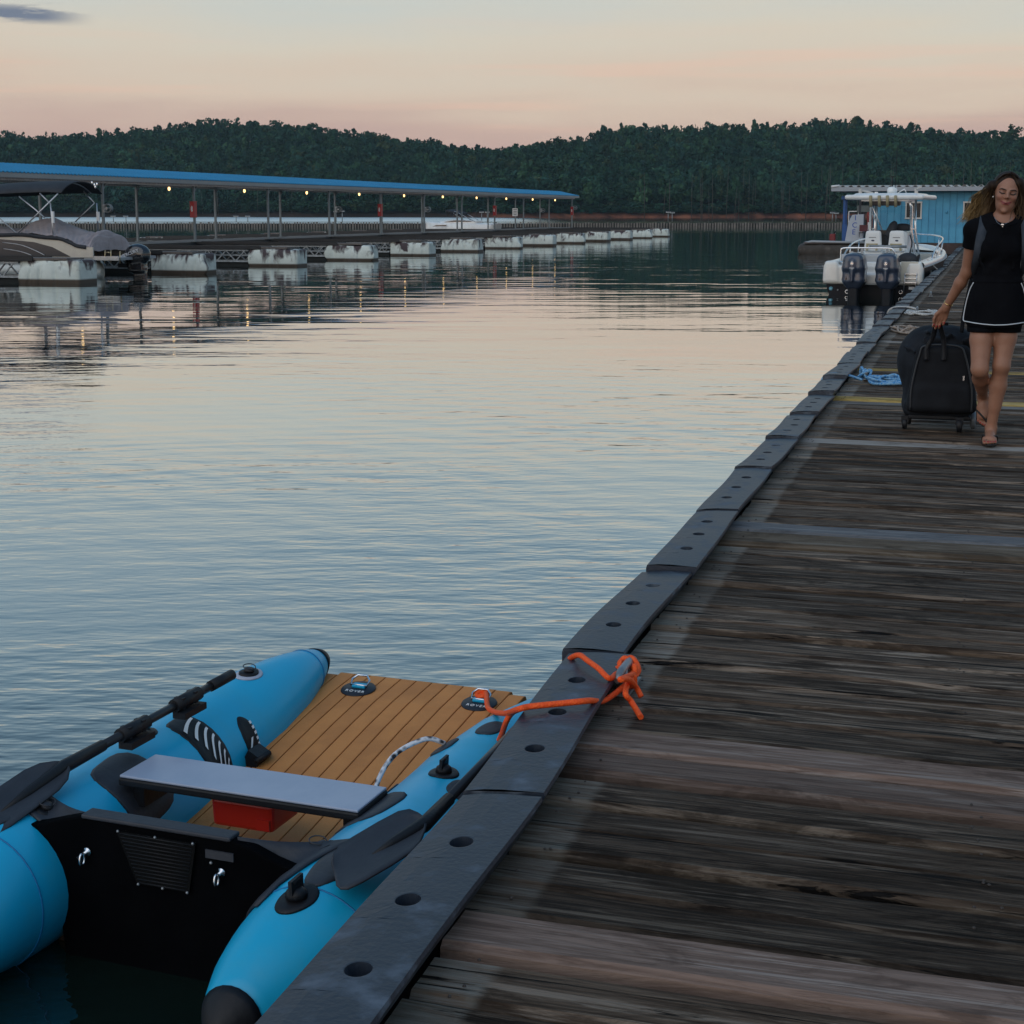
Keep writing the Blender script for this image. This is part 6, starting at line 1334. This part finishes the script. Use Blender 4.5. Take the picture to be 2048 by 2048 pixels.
def clothes():
    # tee: offset torso with short sleeves, cut at the neckline, cuffs and waist
    s = SDF((-.30,-.08,.90), (.34,.34,1.46), .005); torso(s, .015)
    arms = []
    for sh, el in ((SHR, ELR), (SHL, ELL)):
        sh, el = np.array(sh), np.array(el); c = sh*.58+el*.42; s.cap(sh, sh*.5+el*.5, .0555, .0535, .03); arms.append((c, (el-sh)/np.linalg.norm(el-sh)))
    r = np.random.default_rng(3)
    for k in range(9): a = np.array([r.uniform(-.10,.12), .03, r.uniform(.98,1.16)]); s.cap(a, a+np.array([r.uniform(-.07,.07), .0, r.uniform(.02,.08)]), .008, .006, .025)
    X, Y, Z = s.coords()
    for c, n in arms:
        pl = (X-c[0])*n[0]+(Y-c[1])*n[1]+(Z-c[2])*n[2]; m = (np.abs(X-c[0]) < .10) & (np.abs(X-.012) > .152)
        s.f = np.where(m, np.maximum(s.f, pl.astype(np.float32)), s.f)
    s.ell((.028,.110,1.440), (.072,.125,.090), .006, mode='s'); s.f = np.maximum(s.f, (.975-Z).astype(np.float32)+np.zeros_like(s.f))
    s.build('tee_shirt', CLOTH, PW, smooth_it=3)
    MB().tube([(.028+.073*math.cos(t)*1.0, .110-.02+.098*math.sin(t), 1.374+.030*math.sin(t)-.000) for t in np.linspace(0, 6.283, 33)[:-1]], .0035, 6, closed=True).build('neckband', CLOTH, PW)
    # skort: flared outer skirt with rounded side vents over dark shorts
    def ring(z, g=0., n=72):
        t = max((1.03-z)/.33, 0); w = .136+.064*t**.55+g; d = .106+.060*t**.6+g; out = []
        for k in range(n):
            a = 2*math.pi*k/n; f = 1+(.030*math.sin(a*5+1)+.018*math.sin(a*9+2.2))*t**1.4; out.append((.003-.004*t+w*math.cos(a)*f, .112+.0*t+d*math.sin(a)*f, z))
        return out
    def hem(a):   # lower edge: rises in rounded notches at the sides
        side = abs(math.cos(a)); return .722+.045*max(0, (side-.72)/.28)**1.5
    secs = []
    for i in range(13):
        t = i/12; row = []
        for k in range(72):
            a = 2*math.pi*k/72; z = 1.035-(1.035-hem(a))*t; row.append(ring(z)[k])
        secs.append(row)
    o = MB().loft(secs, cap=False).build('skirt', CLOTH, PW); md = o.modifiers.new('solid','SOLIDIFY'); md.thickness = .004
    s = SDF((-.24,-.12,.62), (.24,.34,.80), .006)
    for h, k in ((HIPR, KNR), (HIPL, KNL)): h, k = np.array(h), np.array(k); s.cap(h, h*.60+k*.40, .094, .089, .02)
    X, Y, Z = s.coords(); s.f = np.maximum(s.f, (.690-Z).astype(np.float32)+np.zeros_like(s.f)); s.build('shorts', CLOTH, PW, smooth_it=2)
    MB().loft([[(p[0]*1.015,p[1],p[2]) for p in ring(z, .004)] for z in (1.045,1.03,1.0)], cap=False).build('waistband', CLOTH, PW)
    PIP = mat('white_piping', (.62,.66,.70), .6)
    def on(a, z, g=.005): t = a % (2*math.pi)*72/(2*math.pi); k = int(t) % 72; r_ = ring(z, g); p, q = Vector(r_[k]), Vector(r_[(k+1) % 72]); return p.lerp(q, t-int(t))
    A = lambda d: R(d)
    for sgn in (1, -1):
        dd = lambda d: A(270-sgn*d)
        P = [on(dd(62), .995), on(dd(70), .95), on(dd(76), .88), on(dd(78), .81), on(dd(75), .772), on(dd(68), .756), on(dd(54), .754), on(dd(38), .750), on(dd(20), .744), on(dd(0), .741)]
        MB().tube(catmull(P, 6), .0034, 6).build('piping', PIP, PW)
    for x, l in ((.012,.09),(.028,.12)): MB().tube(catmull([(x,.004,1.02),(x+.004,-.004,1.02-l*.5),(x+.002,-.010,1.02-l)], 4), .0028, 6).build('drawstring', BLACK_RUB, PW)
    # sandals
    SAN = mat('black_sandal', (.014,.013,.013), .6)
    def sole(pts, nrm, th, name):
        pts = [Vector(p) for p in pts]; n = Vector(nrm).normalized(); b = MB(); b.loft([[p for p in pts], [p-n*th for p in pts]], cap=True, smooth=False); return b.build(name, SAN, PW, bevel=.003)
    out = [(.006+.030*math.sin(t)*(1 if math.cos(t) < .2 else .9)+(.010 if math.cos(t) > .3 else 0)*math.sin(t), .018-.128*math.cos(t), .008) for t in np.linspace(0, 6.283, 25)[:-1]]
    out = [(-.001+.049*math.sin(t) if math.cos(t) > -.1 else .004+.036*math.sin(t), .020-.130*math.cos(t), .009) for t in np.linspace(0, 6.283, 29)[:-1]]
    so_ = sole(out, (0,0,1), .012, 'sandal'); MB().tube(catmull([(-.046,.005,.018),(-.040,-.012,.052),(-.019,-.058,.034),(-.019,-.066,.020)], 6), .0058, 7).tube(catmull([(.046,.005,.018),(.040,-.012,.048),(-.010,-.050,.040),(-.019,-.066,.022)], 6), .0058, 7).build('sandal_strap', SAN, so_)
    A_ = Vector(ANR); dn = Vector((.012,-.035,-.185)).normalized(); nb_ = Vector((0,-.98,.18)); c0 = A_+dn*.075+Vector((0,.042,.0))
    out = [c0+Vector((.046*math.sin(t),0,0))*(1 if math.cos(t) > -.1 else .75)+dn*(.122*math.cos(t)) for t in np.linspace(0, 6.283, 29)[:-1]]
    so_ = sole(out, nb_, .012, 'sandal'); b_ = A_+dn*.11
    MB().tube(catmull([b_+Vector((-.044,.012,.02)), b_+Vector((-.036,-.026,.02)), b_+Vector((.014,-.034,-.032)), b_+Vector((.018,-.02,-.045))], 6), .0058, 7).tube(catmull([b_+Vector((.044,.012,.02)), b_+Vector((.040,-.024,.015)), b_+Vector((.024,-.034,-.028)), b_+Vector((.018,-.02,-.045))], 6), .0058, 7).build('sandal_strap', SAN, so_)
    # jewellery
    W = Vector(WRR).lerp(Vector(ELR), .10); ax = (Vector(ELR)-Vector(WRR)).normalized(); x_ = ax.orthogonal().normalized(); y_ = ax.cross(x_)
    MB().tube([W+(x_*math.cos(t)+y_*math.sin(t))*.0285 for t in np.linspace(0, 6.283, 25)[:-1]], .0028, 7, closed=True).build('bracelet', mat('gold', (.75,.52,.22), .25, 1), PW)
    MB().box((.016,-.0005,1.349), (.016,.004,.007), (0,R(35),0)).box((.016,-.001,1.347), (.006,.004,.020), (0,R(-15),0)).box((.018,-.001,1.351), (.012,.004,.006), (0,R(-40),0)).build('pendant', mat('silver_pendant', (.8,.8,.82), .25, .6), PW)
    MB().tube(catmull([(-.035,.075,1.40),(-.010,.026,1.362),(.016,.004,1.352),(.045,.028,1.364),(.078,.078,1.40)], 5), .0009, 5).build('necklace', CHROME, PW)
clothes()
def hair():
    H = mat('long_hair', (.05,.03,.02), .55, attr=True, col2=(.03,.018,.012), nscale=120, nlo=.55, nhi=.8, spec=.15)
    ROOT, MIDC, END = np.array([.022,.013,.009]), np.array([.055,.033,.018]), np.array([.42,.27,.11])
    s = SDF((-.26,-.04,1.24), (.26,.40,1.72), .005)
    s.ell(hp(0,.024,.040), (.084,.096,.084), .02, HRE); s.ell(hp(0,.05,-.01), (.080,.075,.095), .03, HRE)
    L_in = [(-.050,.09,1.588),(-.052,.115,1.57),(-.058,.15,1.50),(-.085,.19,1.43),(-.130,.21,1.38)]; L_out = [(-.056,.13,1.594),(-.095,.17,1.560),(-.142,.23,1.515),(-.165,.27,1.452),(-.205,.30,1.365)]
    R_in = [(.100,.08,1.600),(.112,.11,1.56),(.112,.13,1.49),(.112,.13,1.42),(.108,.11,1.34)]; R_out = [(.112,.13,1.610),(.145,.15,1.57),(.180,.19,1.50),(.195,.20,1.40),(.185,.17,1.28)]
    for IN, OUT in ((L_in, L_out), (R_in, R_out)):
        for w in (.2,.5,.8):
            P = [tuple(np.array(a)*(1-w)+np.array(b)*w) for a, b in zip(IN, OUT)]
            for i in range(4): s.cap(P[i], P[i+1], .024-.004*i, .020-.0045*i, .02)
    s.cap(hp(0,.08,.0), (.03,.25,1.36), .07, .06, .04); s.cap((-.045,.17,1.53), (-.085,.19,1.40), .035, .028, .03); s.cap((.105,.16,1.53), (.125,.16,1.37), .032, .030, .03); s.cap((-.01,.22,1.45), (-.06,.24,1.38), .05, .04, .03)
    for c, r in (((0,-.106,-.036), (.0635,.060,.082)),): s.ell(hp(*c), r, .012, HRE, 's')
    s.ell(hp(0,-.045,-.09), (.062,.075,.06), .012, HRE, 's')
    def colf(V):
        t = np.clip((1.60-V[:, 2])/.24, 0, 1)[:, None]; lf = np.clip((-.05-V[:, 0])/.10, 0, 1)[:, None]; c = ROOT*(1-t)+MIDC*t; return c*(1-.55*lf*t)+END*.55*lf*t
    s.build('hair', H, PW, colf, 3)
    r = np.random.default_rng(9); V = []; Q = []; C = []; n = 5
    def strand(P, rad, c0, c1):
        P = catmull(P, 4); m = len(P); b0 = len(V)
        for i, p in enumerate(P):
            t = (P[min(i+1,m-1)]-P[max(i-1,0)]).normalized(); x = t.orthogonal().normalized(); y = t.cross(x); rr = rad*(1-.75*(i/(m-1))**2); f = i/(m-1); cc = c0*(1-f)+c1*f
            for k in range(n): a = 2*math.pi*k/n; V.append(p+(x*math.cos(a)+y*math.sin(a))*rr); C.append(cc)
        for i in range(m-1):
            for k in range(n): Q.append((b0+i*n+k, b0+i*n+(k+1) % n, b0+(i+1)*n+(k+1) % n, b0+(i+1)*n+k))
    for j in range(330):
        left = j < 200; IN, OUT = (L_in, L_out) if left else (R_in, R_out); w = r.uniform(-.12, 1.12); jit = r.normal(0, .012, 3); ph = r.uniform(0, 6.28); P = []
        st = 0 if r.random() < .7 else 1; ext = r.uniform(.55, 1.0)
        for i in range(st, 5):
            p = np.array(IN[i])*(1-w)+np.array(OUT[i])*w; f = i/4; p = p+jit*np.array([1,1.6,.6])*(.35+f)+np.array([.016*math.sin(ph+i*2.3),.012*math.cos(ph+i*2.6),.006*math.sin(ph*2+i*3)])*(.3+f)
            if i == 4: p = np.array(P[-1])*(1-ext)+p*ext+np.array([-.01 if left else .0,0,0])
            P.append(tuple(p))
        if st == 0: P.insert(0, hp((-.004 if left else .004), -.050+r.uniform(0,.09), .119-.006*r.random()))
        bl_ = (max(0, w)*.8+.1) if left else .12; c1 = (MIDC*(1-bl_)+END*bl_)*r.uniform(.75, 1.25); strand(P, r.uniform(.0022,.0042), ROOT*r.uniform(.8,1.5), c1)
    for j in range(90):    # crown: combed from the parting over the skull
        q = -1 if j % 2 else 1; y0 = r.uniform(-.058, .06); P = [hp(q*.003, y0, .121-.0*abs(y0)-.5*max(0,y0)**1.3*0-.9*y0*y0*1.4), hp(q*.040, y0+.008, .107-1.2*y0*y0), hp(q*.072, y0+.025, .062-.6*y0*y0), hp(q*(.086), y0+.045, .005), hp(q*.088, y0+.07, -.06)]
        strand(P, r.uniform(.002,.0035), ROOT*r.uniform(.8,1.6), MIDC*r.uniform(.7,1.1))
    for j in range(46):    # fine flyaways
        left = j < 34; IN, OUT = (L_in, L_out) if left else (R_in, R_out); w = r.uniform(.8, 1.5); ph = r.uniform(0,6.28)
        strand([tuple(np.array(IN[i])*(1-w)+np.array(OUT[i])*w+np.array([.012*math.sin(ph+i*2),.01,.012*math.cos(ph+i*1.3)])*i/4) for i in range(0, 5)], .0011, MIDC, END*.9)
    me = fast_mesh('hair_strands', [tuple(v) for v in V], Q, np.array(C)); me.polygons.foreach_set('use_smooth', np.ones(len(Q), bool)); o = link('hair_strands', me, H, PW); o['kind'] = 'stuff'
hair()

# ------------------------------------------------------------------ backpack on her back and the wheeled bag
def wloc(x, y, z): a = A_D; return (WO[0]+x*math.cos(a)+y*math.sin(a), WO[1]-x*math.sin(a)+y*math.cos(a), WO[2]+z)
BAGF = mat('black_bag_cloth', (.007,.009,.013), .8, col2=(.014,.018,.025), nscale=6, bump=.4, bscale=30, spec=.25)
STRAPF = mat('slate_strap', (.035,.045,.060), .8, col2=(.05,.06,.075), nscale=20, spec=.2)
def backpack():
    e = empty('backpack', wloc(.01,.30,1.10), -A_D, 'dark backpack worn by the woman with one slate strap over her shoulder', 'backpack')
    s = SDF((-.2,-.15,-.32), (.2,.2,.32), .012); s.rbox((0,.02,-.0), (.13,.08,.22), .06, 0); s.rbox((0,.09,-.08), (.1,.04,.12), .035, .02); s.build('body', BAGF, e)
    def sheet(P, w, name, m):
        P = catmull(P, 6); secs = []
        for i, p in enumerate(P):
            t = (P[min(i+1,len(P)-1)]-P[max(i-1,0)]).normalized(); sd_ = t.cross(Vector((0,-1,.25))).normalized(); ww = w[0]+(w[1]-w[0])*i/(len(P)-1); secs.append([p+sd_*ww, p-sd_*ww])
        o = MB().loft(secs, closed=False, cap=False).build(name, m, e); md = o.modifiers.new('solid','SOLIDIFY'); md.thickness = .009; md.offset = 0
    O = Vector((.01,.30,1.10))
    sheet([Vector(q)-O for q in ((-.085,.27,1.33),(-.088,.20,1.392),(-.090,.115,1.390),(-.098,.055,1.330),(-.112,.020,1.25),(-.122,.028,1.16),(-.132,.10,1.09),(-.12,.22,1.02))], (.030,.024), 'shoulder_strap', STRAPF)
    sheet([Vector(q)-O for q in ((.130,.27,1.33),(.136,.20,1.388),(.140,.115,1.386),(.146,.060,1.330),(.152,.032,1.25),(.154,.045,1.16),(.152,.13,1.08),(.13,.22,1.02))], (.020,.016), 'shoulder_strap', STRAPF)
    sheet([Vector(q)-O for q in ((-.125,.16,1.10),(-.150,.22,1.00),(-.168,.27,.90),(-.190,.33,.78),(-.200,.36,.66))], (.016,.012), 'hanging_strap', BAGF)
backpack()
def wheeled_bag():
    e = empty('wheeled_bag', wloc(-.34,.63,0), -A_D, 'large black soft wheeled bag pulled along the planks by the woman', 'luggage')
    s = SDF((-.40,-.36,.02), (.36,.36,.80), .009)
    s.rbox((.01,.04,.36), (.225,.15,.285), .11, 0, taper=(.10,.05)); s.ell((-.10,.07,.44), (.175,.16,.22), .06); s.ell((.04,.05,.56), (.17,.14,.12), .08); s.rbox((.0,.02,.14), (.215,.17,.055), .04, .04)
    s.ell((.12,.05,.42), (.12,.15,.2), .05)
    r = np.random.default_rng(2)
    for k in range(12): a = np.array([r.uniform(-.2,.2), -.12, r.uniform(.5,.66)]); s.cap(a, a+np.array([r.uniform(-.12,.12),.06,r.uniform(-.12,.05)]), .012, .008, .03)
    s.cap((-.24,-.06,.30), (-.18,-.13,.56), .012, k=.04, mode='s')
    s.build('body', BAGF, e, smooth_it=2)
    s = SDF((-.3,-.36,.08), (.3,.0,.66), .008); s.rbox((.03,-.145,.345), (.20,.06,.225), .05, 0, taper=(.17,.1)); s.rbox((.03,-.17,.22), (.185,.05,.09), .04, .03); s.build('front_pocket', mat('black_pocket_cloth', (.008,.009,.012), .8, col2=(.013,.015,.019), nscale=8, bump=.3, bscale=30, spec=.2), e, smooth_it=1)
    P = [(-.165,-.21,.14),(-.16,-.21,.30),(-.12,-.205,.50),(-.08,-.20,.565),(.12,-.20,.565),(.17,-.205,.50),(.215,-.21,.30),(.222,-.21,.14)]
    MB().tube(catmull(P, 5), .006, 6).build('zip_piping', mat('bag_piping', (.022,.025,.03), .5), e)
    hd = Vector((-.328+.34, .338-.63, .716))
    for x0 in (-.075, .035):
        Q = catmull([(x0,-.212,.47),(x0,-.212,.545),(x0*.6+hd.x*.4,-.225,.62),(hd.x-.02+(x0+.02)*.25, hd.y+.02, .70), (hd.x-.02+(x0+.02)*.2, hd.y, .718)], 5)
        o = MB().loft([[p+Vector((-.016,0,0)), p+Vector((.016,0,0))] for p in Q], closed=False, cap=False).build('webbing', BLACK_RUB, e); md = o.modifiers.new('solid','SOLIDIFY'); md.thickness = .005
    MB().tube([hd+Vector((-.05,0,0)), hd+Vector((.045,0,0))], .0105, 10).build('grip', BLACK_RUB, e)
    MB().box((.165,-.215,.36), (.012,.008,.03)).build('zip_pull', CHROME, e)
    def wheel(x, y, r_, w, m):
        wh = MB().lathe([(r_*.5,-w/2),(r_*.92,-w/2),(r_,-w/4),(r_,w/4),(r_*.92,w/2),(r_*.5,w/2)], (x,y,r_), 20, (0,R(90),0)).build('wheel', m, e); MB().box((x,y+.005,r_+.03), (w*1.5,.05,.05)).build('caster_housing', BLACK_RUB, wh); MB().lathe([(.0005,-w*.62),(r_*.5,-w*.55),(r_*.5,w*.55),(.0005,w*.62)], (x,y,r_), 14, (0,R(90),0)).build('hub', DARK_RUB, wh)
    wheel(.15,-.20,.046,.034,BLACK_RUB); wheel(-.185,.14,.036,.03,BLACK_RUB); wheel(.235,.0,.060,.034,mat('smoky_wheel', (.16,.18,.20), .3, coat=.3)); wheel(-.20,-.12,.036,.03,BLACK_RUB)
    MB().box((.02,.0,.085), (.40,.28,.03)).build('base_plate', BLACK_RUB, e, bevel=.01)
wheeled_bag()

# ------------------------------------------------------------------ evening haze over the lake
def haze():
    m = bpy.data.materials.new('evening_haze'); m.use_nodes = True; t = m.node_tree; t.nodes.clear(); o = t.nodes.new('ShaderNodeOutputMaterial'); v = t.nodes.new('ShaderNodeVolumePrincipled')
    v.inputs['Color'].default_value = (.62, .86, .95, 1); v.inputs['Density'].default_value = HAZE; t.links.new(v.outputs[0], o.inputs['Volume'])
    b = MB().box((0, 560, 44), (2900, 1500, 92)).build('haze', m); tag(b, kind='stuff')
HAZE = .0001
haze()
